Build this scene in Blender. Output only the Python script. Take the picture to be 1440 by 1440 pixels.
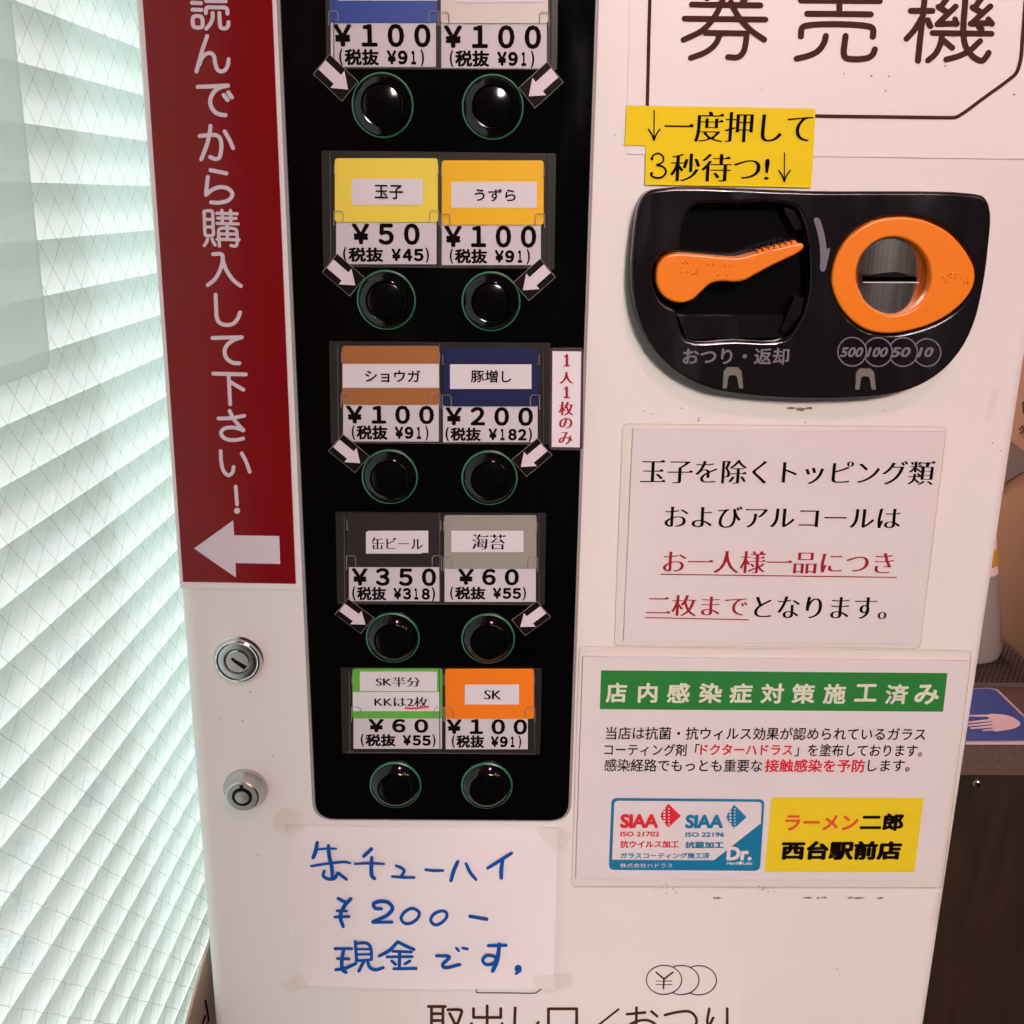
import bpy, bmesh, math, random
from mathutils import Vector, Matrix
random.seed(7)
for o in list(bpy.data.objects): bpy.data.objects.remove(o)
S = bpy.context.scene
COL = S.collection

# ------------------------------------------------------------------ camera
FPX = 1494.826                      # focal length in pixels of a 1440 px frame
PITCH, YAW, ROLL = 0.288259577, 0.0150640088, 0.0149287060
CAM = Vector((0.102831485, -0.533363108, 0.342120506))
fw = Vector((math.sin(YAW)*math.cos(PITCH), math.cos(YAW)*math.cos(PITCH), -math.sin(PITCH)))
_r0 = fw.cross(Vector((0, 0, 1))).normalized(); _u0 = _r0.cross(fw)
rt = math.cos(ROLL)*_r0 + math.sin(ROLL)*_u0
up = -math.sin(ROLL)*_r0 + math.cos(ROLL)*_u0
cd = bpy.data.cameras.new('camera'); cam = bpy.data.objects.new('camera', cd); COL.objects.link(cam)
cam.matrix_world = Matrix(((rt.x, up.x, -fw.x, CAM.x), (rt.y, up.y, -fw.y, CAM.y), (rt.z, up.z, -fw.z, CAM.z), (0, 0, 0, 1)))
cd.sensor_width = 36; cd.lens = FPX/1440*36; cd.clip_start = 0.01; cd.clip_end = 100
S.camera = cam

# ------------------------------------------------------------------ world, lamps, exposure
W = bpy.data.worlds.new("World"); S.world = W; W.use_nodes = True
W.node_tree.nodes['Background'].inputs[0].default_value = (1.0, 0.86, 0.78, 1)
W.node_tree.nodes['Background'].inputs[1].default_value = 0.03
S.view_settings.view_transform = 'Standard'; S.view_settings.look = 'None'
S.view_settings.exposure = 0; S.view_settings.gamma = 1; S.view_settings.use_curve_mapping = False

SKY = 2.62                           # radiance of the overcast sky outside the window
def lamp(name, loc, target, size, power, color, sizey=None, shape='RECTANGLE', spread=None):
    l = bpy.data.lights.new(name, 'AREA'); l.energy = power; l.color = color
    l.shape = shape; l.size = size
    if sizey: l.size_y = sizey
    if spread: l.spread = math.radians(spread)
    o = bpy.data.objects.new(name, l); COL.objects.link(o)
    o.location = loc
    o.rotation_euler = (Vector(target)-Vector(loc)).to_track_quat('-Z', 'Y').to_euler()
    return o
lamp('ceiling_lamp', (0.45, -1.15, 1.60), (0.30, 0, 0.2), 0.07, 8.0, (1.0, 0.36, 0.55), shape='DISK')
lamp('room_fill_light', (0.78, -1.6, 0.68), (0.455, 0, -0.02), 0.9, 3.75, (1.0, 0.85, 0.80), 1.6, spread=13)  # added unseen fill panel; narrow beam leaves the machine's left side dimmer
lamp('counter_fill_light', (0.20, 0.85, 1.25), (0.45, 0.25, 0.05), 0.2, 34, (1.0, 0.74, 0.58), 0.2)  # added light behind the machine to brighten the side wall and counter
for i, (x, y, z, p) in enumerate([(1.3, -1.6, 1.25, 1.2), (1.55, -1.75, 1.15, .9), (1.75, -1.5, 1.0, .9), (1.2, -2.2, 1.5, 1.0)]):
    lamp('pendant_lamp', (x, y, z), (0.2, 0, 0.2), 0.05, p, (1.0, 0.62, 0.3), shape='DISK')

# ------------------------------------------------------------------ pixel of the photo -> point in the place
def at(px, py, Y=0.0):
    d = fw + rt*((px-720)/FPX) + up*((720-py)/FPX)
    t = (Y-CAM.y)/d.y
    return CAM + d*t
def hit(px, py, p0, n):
    d = fw + rt*((px-720)/FPX) + up*((720-py)/FPX)
    n = Vector(n); t = (Vector(p0)-CAM).dot(n)/d.dot(n)
    return CAM + d*t
class Zoom:                          # coordinates read off an enlarged crop of the photo
    def __init__(s, ox, oy, k): s.ox, s.oy, s.k = ox, oy, k
    def __call__(s, x, y): return (s.ox+x/s.k, s.oy+y/s.k)
    def pts(s, l): return [s(*p) for p in l]
Z1, Z2, Z3 = Zoom(400, 0, 3.2727), Zoom(400, 440, 3.2727), Zoom(400, 800, 3.2727)
ZC, ZT = Zoom(860, 120, 2.4828), Zoom(860, 0, 2.4828)
ZN, ZB, ZL = Zoom(800, 580, 2.25), Zoom(800, 900, 2.25), Zoom(840, 1100, 3.0)
ZH = Zoom(260, 1120, 2.4)

# ------------------------------------------------------------------ materials
def lin(v):
    v /= 255.0
    return v/12.92 if v <= .04045 else ((v+.055)/1.055)**2.4
ILL = (0.90, 0.66, 0.64)
def seen(r, g, b, k=1.0): return tuple(max(.004, min(.88, lin(c)/i*k)) for c, i in zip((r, g, b), ILL))
def mat(name, rgb, rough=.5, spec=.5, metal=0., noise=0., nscale=60., bump=0., bscale=300., coat=0., aniso=0.):
    m = bpy.data.materials.new(name); m.use_nodes = True
    nt = m.node_tree; b = nt.nodes['Principled BSDF']
    b.inputs['Base Color'].default_value = (*rgb, 1); b.inputs['Roughness'].default_value = rough
    b.inputs['Specular IOR Level'].default_value = spec; b.inputs['Metallic'].default_value = metal
    b.inputs['Coat Weight'].default_value = coat; b.inputs['Coat Roughness'].default_value = .06
    if aniso: b.inputs['Anisotropic'].default_value = aniso
    tc = nt.nodes.new('ShaderNodeTexCoord')
    if noise:
        n = nt.nodes.new('ShaderNodeTexNoise'); n.inputs['Scale'].default_value = nscale; n.inputs['Detail'].default_value = 5
        nt.links.new(tc.outputs['Object'], n.inputs['Vector'])
        mx = nt.nodes.new('ShaderNodeMix'); mx.data_type = 'RGBA'
        mx.inputs[6].default_value = (*[c*(1-noise) for c in rgb], 1); mx.inputs[7].default_value = (*[min(.95, c*(1+noise)) for c in rgb], 1)
        nt.links.new(n.outputs['Fac'], mx.inputs[0]); nt.links.new(mx.outputs[2], b.inputs['Base Color'])
    if bump:
        n2 = nt.nodes.new('ShaderNodeTexNoise'); n2.inputs['Scale'].default_value = bscale; n2.inputs['Detail'].default_value = 3
        nt.links.new(tc.outputs['Object'], n2.inputs['Vector'])
        bp = nt.nodes.new('ShaderNodeBump'); bp.inputs['Strength'].default_value = bump; bp.inputs['Distance'].default_value = .001
        nt.links.new(n2.outputs['Fac'], bp.inputs['Height']); nt.links.new(bp.outputs[0], b.inputs['Normal'])
    return m
def film_mat(name, tint=(.97, .97, .96), gloss=.04, rough=.06):
    """Clear film or pane: transparent, with a mirror share that grows towards grazing angles on either side."""
    m = bpy.data.materials.new(name); m.use_nodes = True; nt = m.node_tree; nt.nodes.clear()
    out = nt.nodes.new('ShaderNodeOutputMaterial'); mx = nt.nodes.new('ShaderNodeMixShader')
    t = nt.nodes.new('ShaderNodeBsdfTransparent'); t.inputs[0].default_value = (*tint, 1)
    g = nt.nodes.new('ShaderNodeBsdfGlossy'); g.inputs['Roughness'].default_value = rough
    lw = nt.nodes.new('ShaderNodeLayerWeight'); lw.inputs['Blend'].default_value = .5
    p = nt.nodes.new('ShaderNodeMath'); p.operation = 'POWER'; p.inputs[1].default_value = 5
    a = nt.nodes.new('ShaderNodeMath'); a.operation = 'MULTIPLY_ADD'; a.inputs[1].default_value = 1-gloss; a.inputs[2].default_value = gloss
    nt.links.new(lw.outputs['Facing'], p.inputs[0]); nt.links.new(p.outputs[0], a.inputs[0]); nt.links.new(a.outputs[0], mx.inputs[0])
    nt.links.new(t.outputs[0], mx.inputs[1]); nt.links.new(g.outputs[0], mx.inputs[2]); nt.links.new(mx.outputs[0], out.inputs[0])
    return m
def trans_mat(name, diff, tr, fac):
    m = bpy.data.materials.new(name); m.use_nodes = True; nt = m.node_tree; nt.nodes.clear()
    out = nt.nodes.new('ShaderNodeOutputMaterial'); mx = nt.nodes.new('ShaderNodeMixShader'); mx.inputs[0].default_value = fac
    d = nt.nodes.new('ShaderNodeBsdfDiffuse'); d.inputs[0].default_value = (*diff, 1)
    t = nt.nodes.new('ShaderNodeBsdfTranslucent'); t.inputs[0].default_value = (*tr, 1)
    nt.links.new(d.outputs[0], mx.inputs[1]); nt.links.new(t.outputs[0], mx.inputs[2]); nt.links.new(mx.outputs[0], out.inputs[0])
    return m
M = {}
M['body'] = mat('white_enamel', (.76, .745, .72), .38, .45, noise=.035, nscale=9, bump=.06, bscale=420)
M['panel'] = mat('black_acrylic', (.0008, .0008, .001), .035, .5)
def smear(m, lo, hi, scale):
    nt = m.node_tree; tc = nt.nodes.new('ShaderNodeTexCoord'); mp = nt.nodes.new('ShaderNodeMapping'); mp.inputs['Scale'].default_value = (1, 1, .35)
    n = nt.nodes.new('ShaderNodeTexNoise'); n.inputs['Scale'].default_value = scale; n.inputs['Detail'].default_value = 6; n.inputs['Distortion'].default_value = .8
    mr = nt.nodes.new('ShaderNodeMapRange'); mr.inputs[1].default_value = .42; mr.inputs[2].default_value = .72; mr.inputs[3].default_value = lo; mr.inputs[4].default_value = hi
    nt.links.new(tc.outputs['Object'], mp.inputs[0]); nt.links.new(mp.outputs[0], n.inputs['Vector']); nt.links.new(n.outputs['Fac'], mr.inputs[0]); nt.links.new(mr.outputs[0], nt.nodes['Principled BSDF'].inputs['Roughness'])
smear(M['panel'], .03, .22, 26)
M['rim'] = mat('grey_rim', (.30, .29, .29), .35)
M['blackplastic'] = mat('black_plastic', (.0085, .0065, .0085), .12, .5, noise=.1, bump=.03, bscale=900)
smear(M['blackplastic'], .10, .30, 45)
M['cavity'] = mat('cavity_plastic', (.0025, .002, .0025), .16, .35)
smear(M['body'], .34, .52, 7)
M['bezel'] = mat('button_black', (.0015, .0015, .0017), .11, .45)
M['green'] = mat('green_ring', (.035, .19, .10), .35)
M['holder'] = mat('smoky_plastic', (.022, .020, .019), .3, .5, noise=.2, nscale=40)
M['clip'] = film_mat('clear_plastic', (.80, .80, .79), .05, .15)
M['clipedge'] = mat('clear_plastic_edge', (.30, .28, .27), .2, .6)
M['edge'] = mat('holder_edge', (.085, .08, .078), .2, .6)
M['paper'] = mat('white_paper', (.74, .72, .75), .75, .2, noise=.03, nscale=30, bump=.22, bscale=26)
M['slip'] = mat('price_paper', (.57, .55, .59), .6, .3, noise=.03, nscale=60)
M['strip'] = mat('name_paper', (.66, .65, .68), .6, .3, noise=.03, nscale=60)
M['notepaper'] = mat('note_paper', (.785, .76, .77), .8, .2, noise=.05, nscale=14, bump=.5, bscale=22)
M['sticker'] = mat('white_sticker', (.78, .755, .75), .4, .35, noise=.02, nscale=12)
M['ink'] = mat('black_ink', (.005, .002, .003), .7, .04)
M['brownink'] = mat('brown_print', (.062, .023, .015), .7, .08, noise=.12, nscale=90)
M['redink'] = mat('red_print', seen(150, 30, 40), .7, .06)
M['redink2'] = mat('bright_red_print', seen(205, 40, 50), .7, .06)
M['redpen'] = mat('red_pen', seen(205, 60, 90), .6, .2)
M['bluepen'] = mat('blue_marker', (.007, .088, .37), .7, .05, noise=.25, nscale=160)
M['red'] = mat('red_film', (.205, .005, .008), .16, .35, noise=.12, nscale=18)
M['white'] = mat('white_print', (.66, .60, .66), .45, .3)
M['yellow'] = mat('yellow_tape', (.80, .63, .003), .45, .15, noise=.05, nscale=30, bump=.15, bscale=60)
M['yellow2'] = mat('yellow_print', (.82, .66, .02), .6, .3, noise=.03)
M['gprint'] = mat('green_print', (.022, .23, .045), .6, .3, noise=.06)
M['pale'] = mat('pale_print', (.70, .76, .62), .6, .3)
M['bprint'] = mat('blue_print', (.006, .20, .40), .6, .3)
M['greyprint'] = mat('grey_print', (.16, .15, .19), .5, .3)
M['orange'] = mat('orange_plastic', (.86, .22, .006), .32, .5, bump=.03, bscale=800)
M['chrome'] = mat('chrome', (.72, .71, .72), .12, .5, 1.0)
M['satin'] = mat('satin_metal', (.58, .58, .585), .24, .5, 1.0)
M['brush'] = mat('brushed_steel', (.52, .48, .46), .20, .5, 1.0)
_nt = M['brush'].node_tree; _tc = _nt.nodes.new('ShaderNodeTexCoord'); _mp = _nt.nodes.new('ShaderNodeMapping'); _mp.inputs['Scale'].default_value = (520, 10, 9)
_nz = _nt.nodes.new('ShaderNodeTexNoise'); _nz.inputs['Scale'].default_value = 1; _nz.inputs['Detail'].default_value = 2; _bp = _nt.nodes.new('ShaderNodeBump'); _bp.inputs['Strength'].default_value = .30; _bp.inputs['Distance'].default_value = .0003
_nt.links.new(_tc.outputs['Object'], _mp.inputs[0]); _nt.links.new(_mp.outputs[0], _nz.inputs['Vector']); _nt.links.new(_nz.outputs['Fac'], _bp.inputs['Height']); _cr = _nt.nodes.new('ShaderNodeValToRGB'); _cr.color_ramp.elements[0].position = .34; _cr.color_ramp.elements[0].color = (.58, .54, .52, 1); _cr.color_ramp.elements[1].position = .66; _cr.color_ramp.elements[1].color = (.88, .84, .81, 1); _nt.links.new(_nz.outputs['Fac'], _cr.inputs[0]); _nt.links.new(_cr.outputs[0], _nt.nodes['Principled BSDF'].inputs['Base Color']); _nt.links.new(_bp.outputs[0], _nt.nodes['Principled BSDF'].inputs['Normal'])
M['dark'] = mat('dark_hole', (.003, .003, .003), .6, .1)
M['film'] = film_mat('laminating_film', (.975, .968, .952), .022, .05)
M['filmrim'] = film_mat('film_rim', (.86, .84, .80), .05, .2)
M['tape'] = film_mat('clear_tape', (.978, .966, .945), .03, .2)
M['chip'] = mat('brown_dirt', (.30, .19, .12), .9, .1)
M['speck'] = mat('dark_speck', (.10, .075, .065), .9, .1)

# ------------------------------------------------------------------ object helpers
def link(name, me, m, parent=None):
    o = bpy.data.objects.new(name, me); COL.objects.link(o)
    if m is not None and not me.materials: me.materials.append(m)
    if parent is not None:
        o.parent = parent; o.matrix_parent_inverse = Matrix.Translation(-parent.location)
    return o
def tag(o, label, cat, group=None, kind=None):
    if label: o['label'] = label
    if cat: o['category'] = cat
    if group: o['group'] = group
    if kind: o['kind'] = kind
    return o
def thing(name, loc, label, cat, group=None):
    o = bpy.data.objects.new(name, None); COL.objects.link(o); o.location = loc; o.empty_display_size = .02
    return tag(o, label, cat, group)
def mesh(name, V, F, smooth=False):
    me = bpy.data.meshes.new(name); me.from_pydata([tuple(v) for v in V], [], F); me.update()
    if smooth:
        for p in me.polygons: p.use_smooth = True
    return me
class MB:
    def __init__(s): s.V, s.F = [], []
    def add(s, V, F):
        n = len(s.V); s.V += [tuple(v) for v in V]; s.F += [[i+n for i in f] for f in F]; return s
    def box(s, x0, x1, y0, y1, z0, z1):
        V = [(x, y, z) for z in (z0, z1) for y in (y0, y1) for x in (x0, x1)]
        return s.add(V, [(0, 2, 3, 1), (4, 5, 7, 6), (0, 1, 5, 4), (2, 6, 7, 3), (0, 4, 6, 2), (1, 3, 7, 5)])
    def prism(s, P, y0, y1):        # P: (x, z) outline; front at y0 (nearer the camera), back at y1
        n = len(P); a = sum(P[i][0]*P[(i+1) % n][1]-P[(i+1) % n][0]*P[i][1] for i in range(n))
        if a < 0: P = P[::-1]
        V = [(x, y0, z) for x, z in P]+[(x, y1, z) for x, z in P]
        F = [list(range(n)), list(range(2*n-1, n-1, -1))]+[[i, i+n, (i+1) % n+n, (i+1) % n] for i in range(n)]
        return s.add(V, F)
    def lathe(s, c, prof, n=48):    # prof: (radius, y offset) around the y axis through c
        V = []; k = len(prof)
        for j in range(n):
            a = 2*math.pi*j/n
            V += [(c[0]+r*math.cos(a), c[1]+y, c[2]+r*math.sin(a)) for r, y in prof]
        F = [[j*k+i, ((j+1) % n)*k+i, ((j+1) % n)*k+i+1, j*k+i+1] for j in range(n) for i in range(k-1)]
        return s.add(V, F)
    def tube(s, P, r, n=6, closed=False):
        V, F = [], []; m = len(P)
        for i, p in enumerate(P):
            p = Vector(p); a = Vector(P[i-1]) if (i > 0 or closed) else p; b = Vector(P[(i+1) % m]) if (i < m-1 or closed) else p
            d = (b-a).normalized(); q = d.cross(Vector((0, 1, 0)))
            if q.length < .01: q = d.cross(Vector((1, 0, 0)))
            q.normalize(); w = d.cross(q)
            V += [p+q*r*math.cos(2*math.pi*j/n)+w*r*math.sin(2*math.pi*j/n) for j in range(n)]
        for i in range(m if closed else m-1):
            for j in range(n):
                F.append([i*n+j, i*n+(j+1) % n, ((i+1) % m)*n+(j+1) % n, ((i+1) % m)*n+j])
        if not closed: F += [list(range(n))[::-1], list(range((m-1)*n, m*n))]
        return s.add(V, F)
    def sphere(s, c, r, n=8, m=6):
        V = [(c[0]+r*math.sin(math.pi*i/m)*math.cos(2*math.pi*j/n), c[1]+r*math.sin(math.pi*i/m)*math.sin(2*math.pi*j/n), c[2]+r*math.cos(math.pi*i/m)) for i in range(m+1) for j in range(n)]
        return s.add(V, [[i*n+j, (i+1)*n+j, (i+1)*n+(j+1) % n, i*n+(j+1) % n] for i in range(m) for j in range(n)])
    def build(s, name, m, parent=None, smooth=False):
        me = mesh(name, s.V, s.F, smooth)
        if smooth:
            bm = bmesh.new(); bm.from_mesh(me)
            bmesh.ops.remove_doubles(bm, verts=bm.verts, dist=1e-6); bmesh.ops.recalc_face_normals(bm, faces=bm.faces)
            for e in bm.edges:
                if len(e.link_faces) == 2 and e.calc_face_angle(0) > .6: e.smooth = False
            bm.to_mesh(me); bm.free()
        return link(name, me, m, parent)
def xz(p): return (p.x, p.z)
def P2(px_list, Y): return [xz(at(x, y, Y)) for x, y in px_list]
def rounded(P, r, n=5):             # round the corners of a 2D polygon
    out = []; k = len(P)
    for i in range(k):
        a, b, c = Vector(P[i-1]), Vector(P[i]), Vector(P[(i+1) % k])
        u, v = (a-b), (c-b); t = min(r, u.length*.45, v.length*.45); u.normalize(); v.normalize()
        for j in range(n+1):
            f = j/n; out.append(tuple((b+u*t)*(1-f)**2+b*2*f*(1-f)+(b+v*t)*f*f))
    return out
def smooth2(P, closed=False, n=6):  # centripetal Catmull-Rom through 2D points
    if len(P) < 3: return list(P)
    out = []; k = len(P); rng = range(k if closed else k-1); Q = [Vector(p) for p in P]
    for i in rng:
        b, c = Q[i], Q[(i+1) % k]
        a = Q[i-1] if closed or i > 0 else b*2-c
        d = Q[(i+2) % k] if closed or i+2 < k else c*2-b
        t1 = max(1e-9, (b-a).length)**.5; t2 = t1+max(1e-9, (c-b).length)**.5; t3 = t2+max(1e-9, (d-c).length)**.5
        for j in range(n):
            t = t1+(t2-t1)*j/n
            A1 = a*((t1-t)/t1)+b*(t/t1); A2 = b*((t2-t)/(t2-t1))+c*((t-t1)/(t2-t1)); A3 = c*((t3-t)/(t3-t2))+d*((t-t2)/(t3-t2))
            B1 = A1*((t2-t)/t2)+A2*(t/t2); B2 = A2*((t3-t)/(t3-t1))+A3*((t-t1)/(t3-t1))
            out.append(tuple(B1*((t2-t)/(t2-t1))+B2*((t-t1)/(t2-t1))))
    if not closed: out.append(tuple(P[-1]))
    return out
def fill2d(polys):
    c = bpy.data.curves.new('f', 'CURVE'); c.dimensions = '2D'; c.fill_mode = 'FRONT'
    for P in polys:
        sp = c.splines.new('POLY'); sp.points.add(len(P)-1); sp.use_cyclic_u = True
        for q, p in zip(sp.points, P): q.co = (p[0], p[1], 0, 1)
    o = bpy.data.objects.new('tmp', c); COL.objects.link(o)
    me = bpy.data.meshes.new_from_object(o.evaluated_get(bpy.context.evaluated_depsgraph_get()))
    r = [(v.co.x, v.co.y) for v in me.vertices], [list(p.vertices) for p in me.polygons]
    bpy.data.objects.remove(o); bpy.data.curves.remove(c); bpy.data.meshes.remove(me)
    return r
def offset2(P, d):                  # move an anticlockwise outline inwards by d
    out = []; n = len(P)
    for i in range(n):
        a, b, c = Vector(P[i-1]), Vector(P[i]), Vector(P[(i+1) % n])
        u, v = (b-a).normalized(), (c-b).normalized()
        m = Vector((-u.y-v.y, u.x+v.x))
        if m.length < 1e-6: m = Vector((-u.y, u.x))
        m.normalize(); k = max(.5, m.dot(Vector((-u.y, u.x)))); out.append(tuple(b+m*d/k))
    return out
def curve_plate(name, outer, holes, y0, y1, bevel, m, parent=None):
    """A plate with holes and rounded rims: outlines in (x, z), front at y0, back at y1."""
    def clean(P):
        P = [p for i, p in enumerate(P) if (Vector(p)-Vector(P[i-1])).length > 2e-5]
        return P if sum(P[i-1][0]*P[i][1]-P[i][0]*P[i-1][1] for i in range(len(P))) > 0 else P[::-1]
    V, F, caps = [], [], []
    for h, P in enumerate([outer]+list(holes)):
        P = clean(P); n = len(P); sg = -1 if h else 1; base = len(V); steps = [(0, y1)]+[(bevel*(1-math.cos(math.pi/2*k/4)), y0+bevel*(1-math.sin(math.pi/2*k/4))) for k in range(5)]
        for d, y in steps: V += [(x, y, z) for x, z in offset2(P, sg*d)]
        for k in range(len(steps)-1):
            for i in range(n):
                q = [base+k*n+i, base+k*n+(i+1) % n, base+(k+1)*n+(i+1) % n, base+(k+1)*n+i]
                F.append(q if not h else q[::-1])
        caps.append(offset2(P, sg*bevel))
    fv, ff = fill2d(caps); b0 = len(V); V += [(x, y0, z) for x, z in fv]; F += [[b0+i for i in f] for f in ff]
    me = mesh(name, V, F)
    bm = bmesh.new(); bm.from_mesh(me); bmesh.ops.remove_doubles(bm, verts=bm.verts, dist=2e-6)
    for f in bm.faces: f.smooth = len(f.verts) == 4
    for e in bm.edges:
        if len(e.link_faces) == 2 and e.calc_face_angle(0) > .45: e.smooth = False
    bmesh.ops.recalc_face_normals(bm, faces=bm.faces)
    bm.to_mesh(me); bm.free()
    return link(name, me, m, parent)
def sheet(name, corners, Y, th, m, parent=None, r=0.0):
    P = P2(corners, Y)
    if r: P = rounded(P, r)
    return MB().prism(P, Y, Y+th).build(name, m, parent)

def film_sheet(name, corners, Y, m, parent=None, r=0.0):
    """A clear film lying on the front: a slim outer rim that sits down on the machine round a raised face."""
    P = P2(corners, Y)
    if r: P = rounded(P, r)
    if sum(P[i-1][0]*P[i][1]-P[i][0]*P[i-1][1] for i in range(len(P))) < 0: P = P[::-1]
    I = offset2(P, .0009); n = len(P)
    J = offset2(P, .0004)
    link('film_rim', mesh('film_rim', [(x, -.00028, z) for x, z in P]+[(x, -.00028, z) for x, z in J], [[i, (i+1) % n, n+(i+1) % n, n+i] for i in range(n)]), M['filmrim'], parent)
    V = [(x, -.0003, z) for x, z in P]+[(x, Y, z) for x, z in I]
    return link(name, mesh(name, V, [[i, (i+1) % n, n+(i+1) % n, n+i] for i in range(n)]+[list(range(n, 2*n))]), m, parent)

# ------------------------------------------------------------------ lettering
_dg = lambda: bpy.context.evaluated_depsgraph_get()
def glyphs(body, bold=0.0, mincho=False, spacing=1.0):
    """Verts (x, y) and faces of a line of writing, ink box scaled to 0..1, plus its aspect."""
    c = bpy.data.curves.new('t', 'FONT'); c.body = body; c.size = 1; c.space_character = spacing
    c.fill_mode = 'FRONT'; c.resolution_u = 3
    
    o = bpy.data.objects.new('t', c); COL.objects.link(o)
    if mincho:
        k = .017; cu = o.to_curve(_dg()); polys = []
        for s in cu.splines:
            b = s.bezier_points; P = []
            for i in range(len(b)):
                p0, p1 = b[i], b[(i+1) % len(b)]
                a, h1, h2, d = (Vector(v[:2]) for v in (p0.co, p0.handle_right, p1.handle_left, p1.co))
                ch = d-a; L = max(ch.length, 1e-9)
                dev = max(abs(ch.x*(h.y-a.y)-ch.y*(h.x-a.x))/L for h in (h1, h2))
                n = 1 if dev < .002 else 5
                for j in range(n):
                    t = j/n; P.append(a*(1-t)**3+h1*3*t*(1-t)**2+h2*3*t*t*(1-t)+d*t**3)
            Q = [p for i, p in enumerate(P) if (p-P[i-1]).length > 1e-5]
            if len(Q) > 2: polys.append(Q)
        ar = lambda P: sum(P[i-1].x*P[i].y-P[i].x*P[i-1].y for i in range(len(P)))/2
        big = max(polys, key=lambda P: abs(ar(P))); sg = 1 if ar(big) > 0 else -1
        c2 = bpy.data.curves.new('m', 'CURVE'); c2.dimensions = '2D'; c2.fill_mode = 'FRONT'; ur = []
        for P in polys:
            n = len(P); E = []
            for i in range(n):
                d = (P[(i+1) % n]-P[i]); d.normalize(); E.append(Vector((d.y, -d.x))*sg)
            Q = []
            for i in range(n):
                nn = E[i-1]+E[i]
                if nn.length < .05: nn = E[i].copy()
                nn.normalize(); ny = (E[i-1].y if abs(E[i-1].y) > abs(E[i].y) else E[i].y)
                Q.append(Vector((P[i].x, P[i].y-k*ny*abs(ny))))
            for i in range(n):      # triangular brush ends at the right of horizontal strokes
                j = (i+1) % n; L = (P[j]-P[i]).length
                if E[i].x > .9 and .045 < L < .10 and abs(E[i-1].y) > .93 and abs(E[j].y) > .93 and E[i-1].y*E[j].y < 0 \
                   and (P[i]-P[i-1]).length > .16 and (P[(j+1) % n]-P[j]).length > .13:
                    hi, lo = (Q[i], Q[j]) if Q[i].y > Q[j].y else (Q[j], Q[i])
                    ur.append([Vector((hi.x-.125, hi.y-.004)), Vector((lo.x+.008, lo.y)), Vector((hi.x+.008, hi.y)), Vector((hi.x-.03, hi.y+.055))])
            s = c2.splines.new('POLY'); s.points.add(n-1); s.use_cyclic_u = True
            for q, p in zip(s.points, Q): q.co = (p.x, p.y, 0, 1)
        bpy.data.objects.remove(o); o = bpy.data.objects.new('m', c2); COL.objects.link(o)
    me = bpy.data.meshes.new_from_object(o.evaluated_get(_dg()))
    V = [(v.co.x, v.co.y, 0.0) for v in me.vertices]; F = [list(p.vertices) for p in me.polygons]
    bpy.data.objects.remove(o); bpy.data.meshes.remove(me)
    if mincho:
        for t in ur:
            n = len(V); V += [(p.x, p.y, 1.0) for p in t]; F.append(list(range(n, n+len(t))))
    if bold:
        V0, F0 = V, F; V, F = [], []; dirs = [(-bold, 0), (bold, 0)] if mincho else [(bold*math.cos(math.pi/3*i), bold*math.sin(math.pi/3*i)) for i in range(6)]
        for i, (a, b) in enumerate(dirs):
            F += [[q+len(V) for q in f] for f in F0]; V += [(x+a, y+b, l+.3*i) for x, y, l in V0]
    x0, x1 = min(v[0] for v in V), max(v[0] for v in V); y0, y1 = min(v[1] for v in V), max(v[1] for v in V)
    return [((x-x0)/(x1-x0), (y-y0)/(y1-y0), l) for x, y, l in V], F
def text(mb, body, zoom, xl, xr, yt, yb, Y, bold=0.0, mincho=False, drop=0.0, shear=0.0, spacing=1.0):
    """Writing whose ink fills the box (xl..xr, yt..yb) read off a crop; drop: how much lower the right end sits."""
    V, F = glyphs(body, bold, mincho, spacing)
    tl, tr, bl = (at(*zoom(x, y), Y) for x, y in ((xl, yt), (xr, yt+drop), (xl, yb)))
    ax = tr-tl; h = (tl-bl).length
    # upright letters: the up axis stays square to the line
    e = ax.normalized(); upv = Vector((-e.z, 0, e.x))*h
    O = tl-upv
    out = []
    for x, y, l in V:
        p = O+ax*x+upv*y+e*(shear*h*(y-.5)); out.append((p.x, Y-1.5e-5*l, p.z))
    # normals towards the camera
    mb.add(out, F)
    return mb
def stroke(mb, P, w, Y, closed=False, lvl=[0], smooth=True, taper=0.0):
    """A pen line with round ends through photo pixels P, w pixels wide."""
    lvl[0] = (lvl[0]+1) % 24; Yl = Y-lvl[0]*6e-6
    Q = [Vector(p) for p in (smooth2(P, closed) if smooth else P)]
    n = len(Q); L, R = [], []
    for i in range(n):
        a = Q[i-1] if (i or closed) else Q[i]; b = Q[(i+1) % n] if (i < n-1 or closed) else Q[i]
        d = (b-a).normalized(); nn = Vector((-d.y, d.x))
        k = w/2*(1-taper*abs(2*i/(max(1, n-1))-1)**2 if not closed else 1)
        L.append(Q[i]+nn*k); R.append(Q[i]-nn*k)
    V, F = [], []
    for a, b in zip(L, R): V += [a, b]
    for i in range(n if closed else n-1):
        j = (i+1) % n; F.append([2*i, 2*i+1, 2*j+1, 2*j])
    if not closed:
        for end in (0, n-1):
            d = (Q[1]-Q[0] if end == 0 else Q[-2]-Q[-1]).normalized(); nn = Vector((-d.y, d.x)); k = (L[end]-Q[end]).length
            base = len(V); V += [Q[end]-d*k*math.sin(t)+nn*k*math.cos(t) for t in [math.pi*s/8 for s in range(9)]]
            F.append(list(range(base, base+9)))
    W3 = [at(p.x, p.y, Yl) for p in V]
    mb.add([(p.x, Yl-1.2e-6*i, p.z) for i, p in enumerate(W3)], F); return mb
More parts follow.
